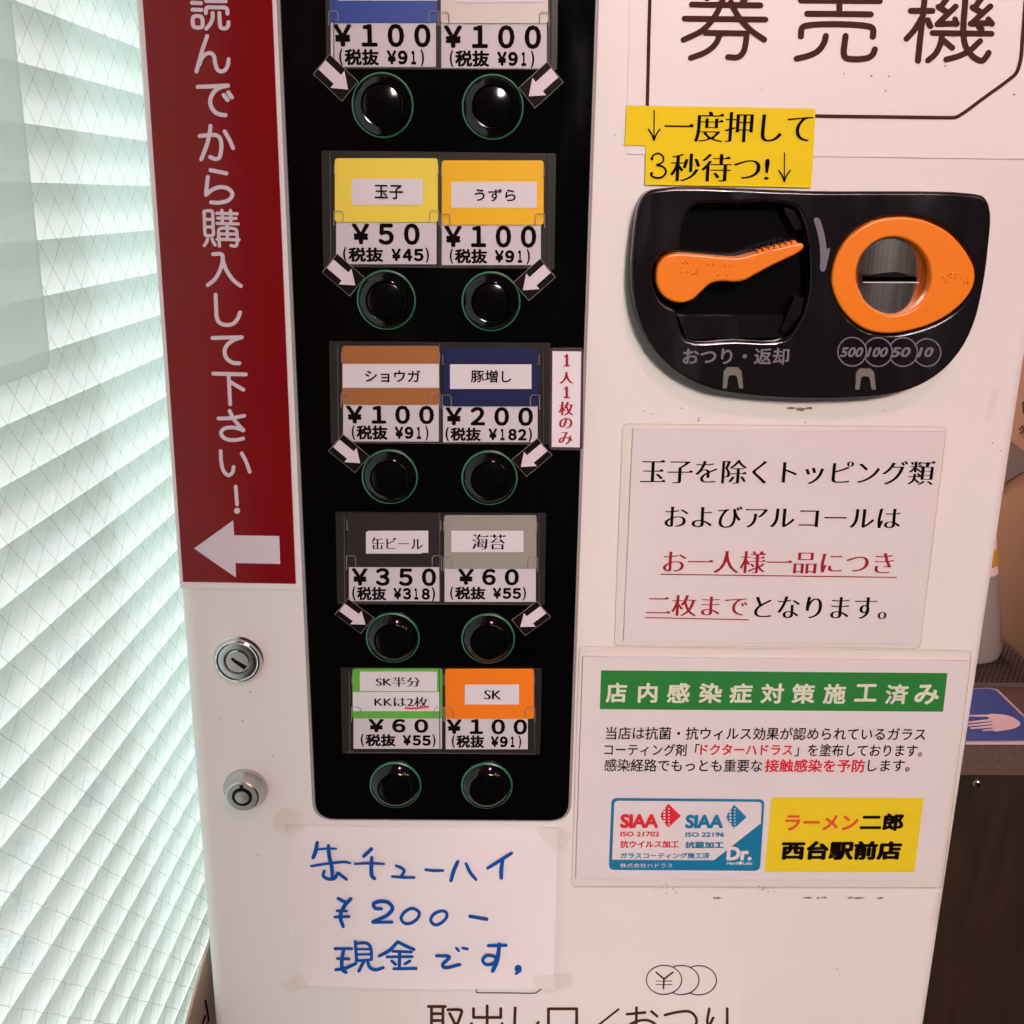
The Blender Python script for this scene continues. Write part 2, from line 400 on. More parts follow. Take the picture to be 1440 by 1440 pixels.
def disc(mb, c, r, Y, ry=None, n=24, z=None):
    P = [(c[0]+r*math.cos(2*math.pi*i/n), c[1]+(ry or r)*math.sin(2*math.pi*i/n)) for i in range(n)]
    W3 = [at(*p, Y) for p in P]; mb.add([(p.x, Y, p.z) for p in W3], [list(range(n))]); return mb
def flat(mb, px, Y):
    W3 = [at(*p, Y) for p in px]; mb.add([(p.x, Y, p.z) for p in W3], [list(range(len(px)))]); return mb
def ring(mb, c, r, w, Y, a0=0, a1=360, ry=None):
    P = [(c[0]+r*math.cos(math.radians(a)), c[1]+(ry or r)*math.sin(math.radians(a))) for a in [a0+(a1-a0)*i/40 for i in range(41)]]
    return stroke(mb, P, w, Y, smooth=False)

# ================================================================== the room: floor, window, side wall
FLOOR = -0.92
tag(MB().box(-.10, 2.5, -3, 1.2, FLOOR-.05, FLOOR).build('floor', mat('floor_tile', (.10, .075, .06), .4, .4, noise=.3, nscale=6)), 'brown tiled floor under the ticket machine', 'floor', kind='structure')

dw = Vector((0.0217013, 0.9997645, 0)); nw = Vector((dw.y, -dw.x, 0))          # the window runs back along dw, nw faces the room
WP = Vector((-.080, 0, 0)); SP = Vector((-.100, 0, 0))
def wpt(s, z, off=0, base=WP): return base+dw*s+nw*off+Vector((0, 0, z))
win = thing('window', (-.08, 0, FLOOR), 'tall wired glass window beside the white ticket machine, daylight behind it', 'window')
S0, S1, ZLO, ZHI = -.222, 1.30, -.55, .95
g = MB(); a, b, c, d = wpt(S0, ZLO), wpt(S1, ZLO), wpt(S1, ZHI), wpt(S0, ZHI)
g.add([a, b, c, d], [(0, 1, 2, 3)])
g.build('glass_pane', film_mat('greenish_glass', (.955, .985, .975), .05, .03), win)
wires = MB(); SPC = .0184; s0, z0 = -.0860, .3937
lo, hi = -46, 46
def clipline(sg):
    for i in range(-70, 70):
        c0 = (s0+i*SPC) - sg*z0          # s = c0 + sg*z
        zs = sorted([max(ZLO, -10), min(ZHI, 10)])
        za, zb = (S0-c0)/sg, (S1-c0)/sg
        za, zb = sorted((za, zb)); za, zb = max(za, ZLO), min(zb, ZHI)
        if zb-za < .01: continue
        n = max(2, int((zb-za)/.006)); P = []
        for j in range(n+1):
            z = za+(zb-za)*j/n; wob = .0004*math.sin(z*340+i*1.7)
            P.append(wpt(c0+sg*z+wob, z, -.002))
        wires.tube(P, .00023, 5)
clipline(1); clipline(-1)
wires.build('wire_mesh', film_mat('wire', (.925, .93, .93), .03, .3), win)
fr = MB()
def wbox(mb, sa, sb, za, zb, oa, ob):
    V = [wpt(s, z, o) for z in (za, zb) for o in (oa, ob) for s in (sa, sb)]
    mb.add(V, [(0, 2, 3, 1), (4, 5, 7, 6), (0, 1, 5, 4), (2, 6, 7, 3), (0, 4, 6, 2), (1, 3, 7, 5)])
wbox(fr, S0, S1, ZLO-.05, ZLO, -.03, .002); wbox(fr, S0, S1, ZHI, ZHI+.05, -.03, .002)
wbox(fr, S1, S1+.04, ZLO-.05, ZHI+.05, -.03, .002); wbox(fr, S0-.04, S0, ZLO-.05, ZHI+.05, -.03, .002)
fr.build('window_frame', mat('window_frame_paint', (.5, .47, .43), .4), win)
lowwall = MB(); wbox(lowwall, S0-.04, S1+.04, FLOOR, ZLO-.05, -.06, .008)
wbox(lowwall, -1.8, S0-.04, FLOOR, 1.8, -.06, .008); wbox(lowwall, S1+.04, 1.6, FLOOR, 1.8, -.06, .008); wbox(lowwall, S0-.04, S1+.04, ZHI+.05, 1.8, -.06, .008)
tag(lowwall.build('wall', mat('plaster', (.11, .085, .07), .8, noise=.1)), 'dark plaster wall round the wired glass window', 'wall')

bl = thing('venetian_blind', (-.10, 0, ZHI), 'white venetian blind with tilted slats glowing with daylight behind wired glass', 'blind')
sl = MB(); PZ, TOP = .0240, .41705+.0240*22
k = 0
while True:
    zt = TOP-k*PZ; k += 1
    if zt < ZLO+.03: break
    n = 8; V = []
    for s in (S0+.02, S1-.02):
        for j in range(n+1):
            t = j/n; o = .0026-.0058*t+.0022*math.sin(math.pi*t); V.append(wpt(s, zt-.0362*t, o, SP))
    sl.add(V, [[j, j+1, n+2+j, n+1+j] for j in range(n)])
sl.build('slats', trans_mat('slat_plastic', (.78, .82, .81), (.79, .92, .89), .46), bl, smooth=True)
cords = MB()
for s in (.22, .42): cords.tube([wpt(s, ZHI, -.013, SP), wpt(s, ZLO, -.013, SP)], .0006, 5)
cords.build('cord', mat('cord', (.6, .6, .58), .8), bl)
hr = MB(); wbox(hr, S0+.01, S1-.01, ZHI-.03, ZHI-.002, -.034, -.012); hr.build('head_rail', M['white'], bl)

def win_sheet(name, px, off, m, th=.0008):
    Pw = [hit(x, y, WP+nw*off, nw) for x, y in px]
    return Pw
fs = MB(); pts = [wpt(-.30, .62, .0012), wpt(-.0955, .62, .0012), wpt(-.0955, .2765, .0012), wpt(-.0975, .2735, .0012), wpt(-.101, .2722, .0012), wpt(-.30, .2722, .0012)]
fs.add(pts+[p-nw*.0008 for p in pts], [list(range(6)), list(range(11, 5, -1))]+[[i, i+6, (i+1) % 6+6, (i+1) % 6] for i in range(6)])
fsm = bpy.data.materials.new('frosted_sheet'); fsm.use_nodes = True
_b = fsm.node_tree.nodes['Principled BSDF']; _b.inputs['Base Color'].default_value = (.70, .78, .73, 1); _b.inputs['Roughness'].default_value = .55
_t = fsm.node_tree.nodes.new('ShaderNodeBsdfTransparent'); _tl = fsm.node_tree.nodes.new('ShaderNodeBsdfTranslucent'); _tl.inputs[0].default_value = (.84, .92, .87, 1)
_m = fsm.node_tree.nodes.new('ShaderNodeMixShader'); _m2 = fsm.node_tree.nodes.new('ShaderNodeMixShader'); _m.inputs[0].default_value = .75; _m2.inputs[0].default_value = .38
fsm.node_tree.links.new(_b.outputs[0], _m.inputs[1]); fsm.node_tree.links.new(_tl.outputs[0], _m.inputs[2])
fsm.node_tree.links.new(_m.outputs[0], _m2.inputs[1]); fsm.node_tree.links.new(_t.outputs[0], _m2.inputs[2])
fsm.node_tree.links.new(_m2.outputs[0], fsm.node_tree.nodes['Material Output'].inputs[0])
tag(fs.build('frosted_sheet', fsm), 'pale grey green frosted sheet stuck on the window glass, top left', 'sheet')

# beige card stuck low on the glass
Pw = [hit(x, y, WP+nw*.002, nw) for x, y in ((289.7, 1344), (330, 1200), (420, 1520), (240, 1525))]
cn = thing('cardboard_notice', tuple(Pw[3]), 'beige card with black pen lines stuck low on the window behind the machine', 'notice')
MB().add(Pw+[p-nw*.0015 for p in Pw], [(0, 1, 2, 3), (7, 6, 5, 4), (0, 4, 5, 1), (1, 5, 6, 2), (2, 6, 7, 3), (3, 7, 4, 0)]).build('card', mat('beige_card', (.50, .40, .31), .8, noise=.12, nscale=40), cn)
ln = MB(); zz = Zoom(230, 1340, 14.4)
for L in ([(845, 960), (870, 1100), (910, 1320), (905, 1400), (860, 1500)], [(845, 1270), (800, 1400), (770, 1520)]):
    ln.tube([hit(*zz(x, y), WP+nw*.0024, nw) for x, y in L], .0007, 6)
ln.build('pen_lines', M['ink'], cn)

# daylight beyond the blind
sky = bpy.data.materials.new('overcast_sky'); sky.use_nodes = True; sky.node_tree.nodes.clear()
_e = sky.node_tree.nodes.new('ShaderNodeEmission'); _e.inputs[0].default_value = (1.0, .93, .93, 1); _e.inputs[1].default_value = SKY
_o = sky.node_tree.nodes.new('ShaderNodeOutputMaterial'); sky.node_tree.links.new(_e.outputs[0], _o.inputs[0])
tag(link('sky', mesh('sky', [(-.75, -1.1, -2.6), (-.75, 4.5, -2.6), (-.75, 4.5, 1.8), (-.75, -1.1, 1.8)], [(0, 1, 2, 3)]), sky), 'bright overcast sky outside the window', 'sky', kind='structure')

# ================================================================== right: counter, wall and what stands there
YF, ZT0 = .03, .0359
XW = .4749
counter = thing('counter', (.42, .2, FLOOR), 'dark wooden counter with speckled brown edge on the right of the machine', 'counter')
wood = bpy.data.materials.new('dark_wood'); wood.use_nodes = True; nt = wood.node_tree; b = nt.nodes['Principled BSDF']
tc = nt.nodes.new('ShaderNodeTexCoord'); mp = nt.nodes.new('ShaderNodeMapping'); mp.inputs['Scale'].default_value = (34, 34, 3.2)
nz = nt.nodes.new('ShaderNodeTexNoise'); nz.inputs['Scale'].default_value = 1.6; nz.inputs['Detail'].default_value = 7; nz.inputs['Distortion'].default_value = 1.4
cr = nt.nodes.new('ShaderNodeValToRGB'); cr.color_ramp.elements[0].position = .3; cr.color_ramp.elements[0].color = (.012, .006, .004, 1)
cr.color_ramp.elements[1].position = .75; cr.color_ramp.elements[1].color = (.036, .014, .006, 1)
nt.links.new(tc.outputs['Object'], mp.inputs[0]); nt.links.new(mp.outputs[0], nz.inputs['Vector']); nt.links.new(nz.outputs['Fac'], cr.inputs[0]); nt.links.new(cr.outputs[0], b.inputs['Base Color'])
b.inputs['Roughness'].default_value = .5
bp = nt.nodes.new('ShaderNodeBump'); bp.inputs['Strength'].default_value = .25; bp.inputs['Distance'].default_value = .002
nt.links.new(nz.outputs['Fac'], bp.inputs['Height']); nt.links.new(bp.outputs[0], b.inputs['Normal'])
MB().box(.372, XW-.001, YF+.003, .62, FLOOR, ZT0-.0223).build('front_board', wood, counter)
top = MB().box(.372, XW-.001, YF, .62, ZT0-.0222, ZT0).build('counter_top', mat('speckled_top', (.10, .062, .05), .55, .4, noise=.55, nscale=330, bump=.3, bscale=500), counter)
sc = hit(1374.3, 1101.8, (0, YF+.003, 0), (0, 1, 0))
scr = MB().lathe((sc.x, YF+.003, sc.z), [(.0001, -.0016), (.0012, -.0016), (.0022, -.0012), (.0030, -.0004), (.0032, .0005)], 24).build('screw', M['satin'], counter, True)
x = MB()
for a in (.5, .5+math.pi/2):
    ca, sa = math.cos(a), math.sin(a)
    x.prism([(sc.x+u*ca-v*sa, sc.z+u*sa+v*ca) for u, v in ((-.0017, -.0004), (.0017, -.0004), (.0017, .0004), (-.0017, .0004))], YF+.0012-(.0001 if a > 1 else 0), YF+.0025)
x.build('cross_slot', M['dark'], scr)
tag(MB().box(XW, XW+1.4, YF-.001, 1.0, FLOOR, 1.7).build('wall.001', mat('brown_wall', (.62, .40, .29), .75, .3, noise=.06, nscale=12, bump=.15, bscale=160)), 'brown plaster side wall at the right end of the counter', 'wall')
# woven mat
x0, x1, y0, y1 = .3725, XW-.0025, .1045, .40
wm = thing('woven_mat', ((x0+x1)/2, (y0+y1)/2, ZT0), 'black woven mat on the counter behind the blue card', 'mat')
MB().box(x0, x1, y0, y1, ZT0+.0002, ZT0+.0030).build('weave', mat('black_weave', (.075, .055, .050), .7, .3, noise=.2, nscale=300), wm)
hl = MB(); P_ = .0034
for j in range(int((y1-y0)/P_*1.2)):
    for i in range(int((x1-x0)/P_)+1):
        cx, cy = x0+.0016+i*P_+(P_/2 if j % 2 else 0), y0+.002+j*P_*.82
        if cx > x1-.0015 or cy > y1-.0015: continue
        hl.add([(cx+.00125*math.cos(a*math.pi/3), cy+.0010*math.sin(a*math.pi/3), ZT0+.00306) for a in range(6)], [list(range(6))])
hl.build('weave_hole_shade', mat('weave_shadow', (.012, .008, .008), .8, .1), wm)  # flat dark discs: shade of the weave's gaps painted on the smooth slab
# blue card with a white hand
ZCd = Zoom(1300, 940, 7.2)
def on_top(px, z): return hit(px[0], px[1], (0, 0, z), (0, 0, 1))
card = thing('counter_card', tuple(on_top((1420, 1010), ZT0)), 'blue card with a white hand picture lying on the counter edge', 'card')
def topflat(px, z, th):
    P = [on_top(p, z) for p in px]; n = len(P)
    return MB().add([(p.x, p.y, z) for p in P]+[(p.x, p.y, z-th) for p in P], [list(range(n)), list(range(2*n-1, n-1, -1))]+[[i, i+n, (i+1) % n+n, (i+1) % n] for i in range(n)])
topflat(ZCd.pts([(420, 752), (1500, 748), (1500, 920), (1330, 765), (1008, 455), (740, 205), (655, 188), (420, 195)][:1]+[(1420, 752), (1240, 690), (1008, 470), (745, 212), (655, 194), (420, 197)]), ZT0+.0014, .0012).build('card_base', mat('card_white', (.55, .42, .42), .5), card)
topflat(ZCd.pts([(420, 730), (1330, 724), (1200, 680), (1000, 488), (728, 222), (650, 204), (420, 210)]), ZT0+.0018, .0003).build('blue_face', mat('card_blue', (.04, .085, .32), .4, .5, noise=.1), card)
hm = MB()
palm = smooth2([(640, 470), (760, 463), (890, 492), (972, 560), (930, 598), (800, 628), (700, 632), (690, 560)], True, 4)
P = [on_top(ZCd(*q), ZT0+.0022) for q in palm]; hm.add([(p.x, p.y, p.z) for p in P], [list(range(len(P)))])
for i, (A, B, w) in enumerate((((700, 478), (440, 478), 20), ((690, 520), (430, 548), 22), ((700, 552), (430, 580), 22), ((720, 584), (470, 606), 22), ((760, 612), (590, 628), 20))):
    P = [on_top(ZCd(*q), ZT0+.00225+i*1e-5) for q in ((A[0], A[1]-w*.6), (B[0], B[1]-w*.35), (B[0]-8, B[1]), (B[0], B[1]+w*.35), (A[0], A[1]+w*.6))]
    hm.add([(p.x, p.y, p.z) for p in P], [list(range(5))])
hm.build('hand_picture', mat('card_pink_white', (.80, .62, .66), .5), card)
# bottle
rb = at(1404, 925, .155); RB = .030; bc = (rb.x-RB, .155)
def zpx(py, Y=.155): return at(1404, py, Y).z
bot = thing('dispenser_bottle', (bc[0], bc[1], ZT0+.003), 'grey round bottle with yellow cap band standing on the woven mat', 'bottle')
def vlathe(c, prof, n=40):
    V = []; k = len(prof)
    for j in range(n):
        a = 2*math.pi*j/n; V += [(c[0]+r*math.cos(a), c[1]+r*math.sin(a), z) for r, z in prof]
    return MB().add(V, [[j*k+i, ((j+1) % n)*k+i, ((j+1) % n)*k+i+1, j*k+i+1] for j in range(n) for i in range(k-1)])
zb = ZT0+.0035; zs = zpx(800)
rz = lambda z: .0303-(z-zb)*.19
def bprof(L): return [(rz(z)+d, z) for d, z in L]
vlathe(bc, [(.001, zb), (RB-.008, zb)]+bprof([(-.003, zb+.002), (-.0005, zb+.007), (0, zb+.03), (0, zs)])).build('bottle_body', mat('grey_bottle', (.20, .17, .155), .35, .5), bot, True)
vlathe(bc, bprof([(.0001, zs+.0002), (.0003, zpx(760)), (.0003, zpx(700))])+[(.010, zpx(660)), (.0005, zpx(660))]).build('bottle_shoulder', mat('pink_white_plastic', (.62, .47, .42), .4), bot, True)
vlathe(bc, bprof([(.0006, zpx(788)), (.0010, zpx(786)), (.0010, zpx(768)), (.0006, zpx(766))])).build('cap_band', mat('yellow_band', (.42, .21, .03), .5), bot, True)
# notices on the side wall
def wallpoly(px, off, th, name, m, parent=None):
    P = [hit(x, y, (XW-off, 0, 0), (1, 0, 0)) for x, y in px]; n = len(P)
    return MB().add([(XW-off, p.y, p.z) for p in P]+[(XW-off+th, p.y, p.z) for p in P], [list(range(n)), list(range(2*n-1, n-1, -1))]+[[i, i+n, (i+1) % n+n, (i+1) % n] for i in range(n)]).build(name, m, parent)
nb = thing('wall_notice', tuple(hit(1430, 630, (XW, 0, 0), (1, 0, 0))), 'pale peach paper with small writing on the brown side wall', 'notice')
wallpoly([(1380, 430), (1500, 430), (1500, 672), (1440, 634), (1380, 590)], .0010, .0008, 'paper', mat('peach_paper', (.62, .40, .29), .7, noise=.08), nb)
wr = MB()
for L in ([(1433, 604), (1437, 600), (1440, 606)], [(1434, 610), (1438, 606), (1442, 612)], [(1437, 598), (1444, 603)]):
    wr.tube([hit(x, y, (XW-.0013, 0, 0), (1, 0, 0)) for x, y in L], .0004, 5)
wr.build('writing', mat('brown_writing', (.12, .05, .03), .7), nb)
wallpoly([(1437, 566), (1470, 545), (1470, 600), (1438, 581)], .0014, .0003, 'dark_picture', mat('brown_picture', (.07, .03, .02), .6), nb)
tag(wallpoly([(1400, 606), (1425, 627), (1440, 634.5), (1468, 650), (1470, 657), (1440, 663), (1428, 669), (1400, 690)], .0012, .0005, 'grey_plate', mat('grey_plate', (.22, .18, .18), .5)), 'small grey plate with curved lower edge on the brown side wall', 'plate')

# ================================================================== the ticket machine
BX0, BX1, BZ0, BZ1 = -.06657, .37077, FLOOR, .80
mach = thing('ticket_machine', (.15, .2, FLOOR), 'white meal ticket vending machine with black button panel and orange coin slot', 'ticket machine')
R = .0085; prof = []
for cx, a0 in ((BX0+R, 180), (BX1-R, 270)):
    prof += [(cx+R*math.cos(math.radians(a0+i*9)), R+R*math.sin(math.radians(a0+i*9))) for i in range(11)]
prof = prof+[(BX1, .46), (BX0, .46)]
n = len(prof)
bm_ = MB().add([(x, y, BZ0) for x, y in prof]+[(x, y, BZ1) for x, y in prof], [list(range(n))[::-1], list(range(n, 2*n))]+[[i, (i+1) % n, (i+1) % n+n, i+n] for i in range(n)])
bm_.build('body', M['body'], mach, True)

# black button panel with its grey rim
PW = .147; PT = .60
def rrect(x0, x1, z0, z1, r): return rounded([(x0, z0), (x1, z0), (x1, z1), (x0, z1)], r, 8)
curve_plate('panel_rim', rrect(-.0002, PW+.0002, -.0004, PT+.0002, .0125), [], -.0010, .002, .0004, M['rim'], mach)
panel = curve_plate('button_panel', rrect(.0016, PW-.0014, .0008, PT-.001, .0115), [], -.0018, .001, .0005, M['panel'], mach)

# push buttons
YP = -.0018
def make_button(x, z, first=None):
    if first:
        o = first.copy(); COL.objects.link(o); o.location = (x, 0, z)
        for ch in first.children:
            c = ch.copy(); COL.objects.link(c); c.parent = o
        return o
    e = MB().lathe((0, YP, 0), [(.0141, .0005), (.0145, -.0006), (.0144, -.0015), (.0137, -.0019), (.0134, -.0017)], 64).build('push_button', M['green'], None, True)
    e.location = (x, 0, z)
    for nm, pr, m in (('bezel', [(.0138, -.0006), (.0138, -.0018), (.0136, -.0024), (.0132, -.0029), (.0116, -.0042), (.0101, -.0055), (.0097, -.0057), (.0093, -.0056), (.0091, -.0052), (.0091, -.0035)], M['bezel']),
                      ('button_cap', [(.0089, -.0035), (.0089, -.0050), (.0087, -.0056)]+[(.0083*math.cos(math.pi/2*i/9), -.0057-.0009*math.sin(math.pi/2*i/9)**2) for i in range(9)]+[(.00001, -.0066)], M['bezel'])):
        c = MB().lathe((0, YP, 0), pr, 64).build(nm, m, None, True); c.parent = e
    return e
bfirst = None
for kz in range(6):
    for xb in (.0476, .0990):
        o = make_button(xb, .0238+.0896*kz, bfirst); bfirst = bfirst or o
        o.parent = mach; o.matrix_parent_inverse = Matrix.Translation(-mach.location)

# menu tags in their holders
def prc(z, amt, tax): return (amt, tax)
TAGS = [
 # zoom, holder, [card, strip list, slip, name text, price text, tax text]
 dict(z=Z1, holder=(185, -245, 1262, 318), L=dict(c=(45, 75, 150), card=(208, -195, 703, 103), strips=[(248, -105, 705, 3)], slip=(213, 100, 697, 308), names=[], price=('￥１００', 222, 672, 108, 215), tax=('(税抜 ¥91)', 250, 642, 225, 300), w='blue', nm='blue menu tag at the top left of the black panel, priced 100 yen'),
      R=dict(c=(198, 182, 172), card=(720, -190, 1213, 107), strips=[(778, -95, 1190, 12)], slip=(722, 105, 1207, 315), names=[], price=('￥１００', 732, 1182, 114, 222), tax=('(税抜 ¥91)', 760, 1150, 231, 307), w='cream', nm='cream menu tag beside the blue tag in the top row, priced 100 yen')),
 dict(z=Z1, holder=(170, 692, 1250, 1230), L=dict(c=(230, 206, 78), card=(232, 728, 706, 1022), strips=[(310, 823, 637, 943)], slip=(238, 1018, 700, 1216), names=[('玉子', 413, 546, 850, 915, False)], price=('￥５０', 308, 622, 1026, 1125), tax=('(税抜 ¥45)', 268, 665, 1138, 1205), nm='pale yellow menu tag reading 玉子, priced 50 yen'),
      R=dict(c=(230, 166, 25), card=(724, 738, 1193, 1035), strips=[(768, 836, 1162, 957)], slip=(724, 1030, 1180, 1220), names=[('うずら', 875, 1065, 868, 926, False)], price=('￥１００', 735, 1160, 1036, 1138), tax=('(税抜 ¥91)', 760, 1130, 1145, 1212), nm='amber menu tag reading うずら, priced 100 yen')),
 dict(z=Z2, holder=(205, 131, 1225, 602), L=dict(c=(156, 86, 36), card=(265, 152, 712, 422), strips=[(268, 235, 715, 345)], slip=(270, 418, 710, 592), names=[('ショウガ', 370, 625, 262, 318, False)], price=('￥１００', 282, 688, 425, 510), tax=('(税抜 ¥91)', 308, 662, 517, 583), nm='brown menu tag reading ショウガ, priced 100 yen'),
      R=dict(c=(24, 25, 62), card=(730, 161, 1170, 430), strips=[(762, 237, 1137, 350)], slip=(730, 426, 1165, 595), names=[('豚増し', 858, 1045, 262, 320, False)], price=('￥２００', 740, 1145, 432, 518), tax=('(税抜 ¥182)', 740, 1140, 527, 589), nm='navy blue menu tag reading 豚増し, priced 200 yen')),
 dict(z=Z2, holder=(235, 916, 1205, 1341), L=dict(c=(55, 50, 50), card=(290, 925, 718, 1170), strips=[(375, 1008, 632, 1108), (383, 1003, 662, 1104)], slip=(297, 1166, 717, 1327), names=[('缶ビール', 400, 637, 1033, 1088, True)], price=('￥３５０', 308, 698, 1173, 1255), tax=('(税抜 ¥318)', 310, 693, 1260, 1322), nm='dark grey menu tag reading 缶ビール, priced 350 yen'),
      R=dict(c=(146, 138, 130), card=(735, 931, 1160, 1178), strips=[(768, 1003, 1100, 1101)], slip=(737, 1174, 1157, 1330), names=[('海苔', 863, 1018, 1018, 1088, True)], price=('￥６０', 798, 1080, 1176, 1252), tax=('(税抜 ¥55)', 762, 1112, 1260, 1319), nm='grey menu tag reading 海苔, priced 60 yen')),
 dict(z=Z3, holder=(258, 454, 1185, 850), L=dict(c=(98, 178, 66), card=(313, 459, 727, 688), strips=[(347, 473, 702, 563), (315, 567, 713, 655)], slip=(318, 684, 725, 828), names=[('SK半分', 420, 625, 497, 541, True), ('KKは2枚', 413, 660, 588, 634, True)], price=('￥６０', 385, 662, 689, 752), tax=('(税抜 ¥55)', 350, 695, 760, 816), nm='green menu tag with two white strips, priced 60 yen'),
      R=dict(c=(242, 132, 32), card=(740, 460, 1148, 690), strips=[(830, 533, 1080, 624)], slip=(742, 686, 1120, 830), names=[('SK', 920, 1000, 558, 600, True)], price=('￥１００', 745, 1118, 690, 760), tax=('(税抜 ¥91)', 770, 1090, 765, 823), nm='orange menu tag reading SK, priced 100 yen')),
]
FW = dict(zip('0123456789¥', '０１２３４５６７８９￥'))
def tax_text(mb, body, z, xl, xr, yt, yb, Y):
    num = body[body.index('¥'):-1]; n = len(num); w = xr-xl; h = yb-yt
    k0, k1, d0 = ((.062, .47, .555), (.058, .412, .492))[n > 3]
    text(mb, '(', z, xl, xl+.042*w, yt-.02*h, yb+.04*h, Y, .035); text(mb, ')', z, xr-.042*w, xr, yt+.02*h, yb+.08*h, Y, .035)
    text(mb, '税抜', z, xl+k0*w, xl+k1*w, yt, yb, Y, .042, drop=1)
    p = (.945-d0)*w/n
    for i, c in enumerate(num):
        x = xl+d0*w+i*p
        a, b = (.24, .70) if c == '1' else (.04, .94)
        text(mb, FW[c], z, x+a*p, x+b*p, yt+.09*h+i*.5, yb-.05*h+i*.5, Y, .058)
for row in TAGS:
    z = row['z']; x0, y0, x1, y1 = row['holder']
    rect = lambda q, dr=0: z.pts([(q[0], q[1]), (q[2], q[1]+dr), (q[2], q[3]+dr), (q[0], q[3])])
    dh = 7 if row is not TAGS[1] else 14
    h = sheet('card_holder', z.pts([(x0, y0), (x1, y0+dh), (x1-8, y1+dh-4), (x0+8, y1)]), -.0024, .0008, M['holder'], mach, .0006)
    for side in 'LR':
        t = row[side]; q = t['card']
        e = thing('menu_tag', tuple(at(*z((q[0]+q[2])/2, t['slip'][3]), -.003)), t['nm'], 'menu tag', 'menu tags above the push buttons')
        s = t['slip']; sp = sheet('price_slip', rect(s), -.0028, .0003, M['slip'], e)
        mb = MB(); p = t['price']; text(mb, p[0], z, p[1], p[2], p[3], p[4], -.00295, .042, drop=3); p = t['tax']
        tax_text(mb, p[0], z, p[1], p[2], p[3], p[4], -.00295)
        mb.build('price_lettering', M['ink'], sp)
        cc = seen(*t['c'])
        cc = {(230, 206, 78): (.80, .66, .07), (242, 132, 32): (.84, .21, .012), (156, 86, 36): (.35, .14, .042), (45, 75, 150): (.022, .062, .30), (146, 138, 130): (.30, .295, .265), (198, 182, 172): (.62, .58, .53), (55, 50, 50): (.026, .021, .021), (98, 178, 66): (.13, .44, .065), (230, 166, 25): (.80, .47, .006)}.get(t['c'], cc)
        sheet('colour_card', rect(q), -.0034, .0004, mat('tag_colour', cc, .35, .5, noise=.03, nscale=40), e, .0016)
        for i, q2 in enumerate(t['strips']):
            st = sheet('name_strip', rect(q2), -.0037-.0002*i, .0002, M['strip'], e)
        mb = MB()
        for nmx in t['names']: text(mb, nmx[0], z, nmx[1], nmx[2], nmx[3], nmx[4], -.00405, .016 if not nmx[5] else .018, nmx[5], drop=2)
        if mb.V: mb.build('name_lettering', M['ink'], st)
        if t['nm'].startswith('green menu'):
            u = MB(); stroke(u, z.pts([(557, 641), (600, 642), (662, 634)]), 3.0, -.0041); u.build('red_underline', M['redpen'], st)
        # clear clips at the corners of the card
        bt = q[3]
        for xa, sg in ((q[0]+2, 1), (q[2]-2, -1)):
            L = z.pts([(xa+sg*36, bt-2), (xa+sg*36, bt-40), (xa+sg*28, bt-52), (xa-sg*6, bt-52), (xa-sg*6, bt+14)])
            MB().tube([at(a, b, -.0046) for a, b in L], .00022, 5).build('clip', M['clipedge'], h)
            L = z.pts([(xa-sg*4, q[1]+30), (xa-sg*4, q[1]+75), (xa+sg*6, q[1]+75)])
            MB().tube([at(a, b, -.0042) for a, b in L], .00018, 5).build('clip', M['clipedge'], h)
    # clear front edges of the holder
    MB().tube([at(*z(a, b), -.0034) for a, b in ((x0+26, y1-6), (x1-30, y1+2))], .0003, 5).build('holder_edge', M['edge'], h)
    for xx in (x0+40, x1-36): MB().tube([at(*z(a, b), -.0034) for a, b in ((xx, y0+14), (xx+3, y1-8))], .00022, 5).build('holder_edge', M['edge'], h)
    MB().tube([at(*z(a, b), -.0040) for a, b in ((713, y0+8), (716, y1-4))], .00025, 5).build('holder_edge', M['edge'], h)

# arrow stickers pointing to the buttons
ARR = [(Z1, (240, 361), (127, 121), 'beside the left button under the blue tag'), (Z1, (1180, 394), (-123, 112), 'beside the right button under the cream tag'),
       (Z1, (275, 1264), (129, 112), 'beside the left button under the pale yellow tag'), (Z1, (1150, 1286), (-122, 108), 'beside the right button under the amber tag'),
       (Z2, (300, 642), (125, 104), 'beside the left button under the brown tag'), (Z2, (1138, 660), (-113, 95), 'beside the right button under the navy tag'),
       (Z3, (325, 209), (117, 86), 'beside the left button under the dark grey tag'), (Z3, (1135, 220), (-103, 77), 'beside the right button under the grey tag')]
for z, c, d, w in ARR:
    A = at(*z(*c), -.0024); B = at(*z(c[0]+d[0]*.3, c[1]+d[1]*.3), -.0024)
    u = Vector((B.x-A.x, 0, B.z-A.z)).normalized(); v = Vector((-u.z, 0, u.x)); L, Wd = .0174, .0118
    e = thing('arrow_sticker', tuple(A), 'black sticker with a white arrow '+w, 'arrow sticker', 'arrow stickers pointing at the push buttons')
    q = lambda a, b: (A.x+u.x*a*L+v.x*b*Wd, A.z+u.z*a*L+v.z*b*Wd)
    MB().prism([q(-.5, -.5), q(.5, -.5), q(.5, .5), q(-.5, .5)], -.0050, -.0047).build('sticker_edge', mat('sticker_edge', (.26, .23, .24), .5, .2), e)
    MB().prism([q(-.485, -.48), q(.485, -.48), q(.485, .48), q(-.485, .48)], -.0052, -.0050).build('black_ground', mat('sticker_black', (.006, .003, .004), .5, .1), e)
    MB().prism([q(-.47, -.22), q(.06, -.22), q(.06, -.42), q(.43, 0), q(.06, .42), q(.06, .22), q(-.47, .22)], -.0054, -.0052).build('white_arrow', M['white'], e)

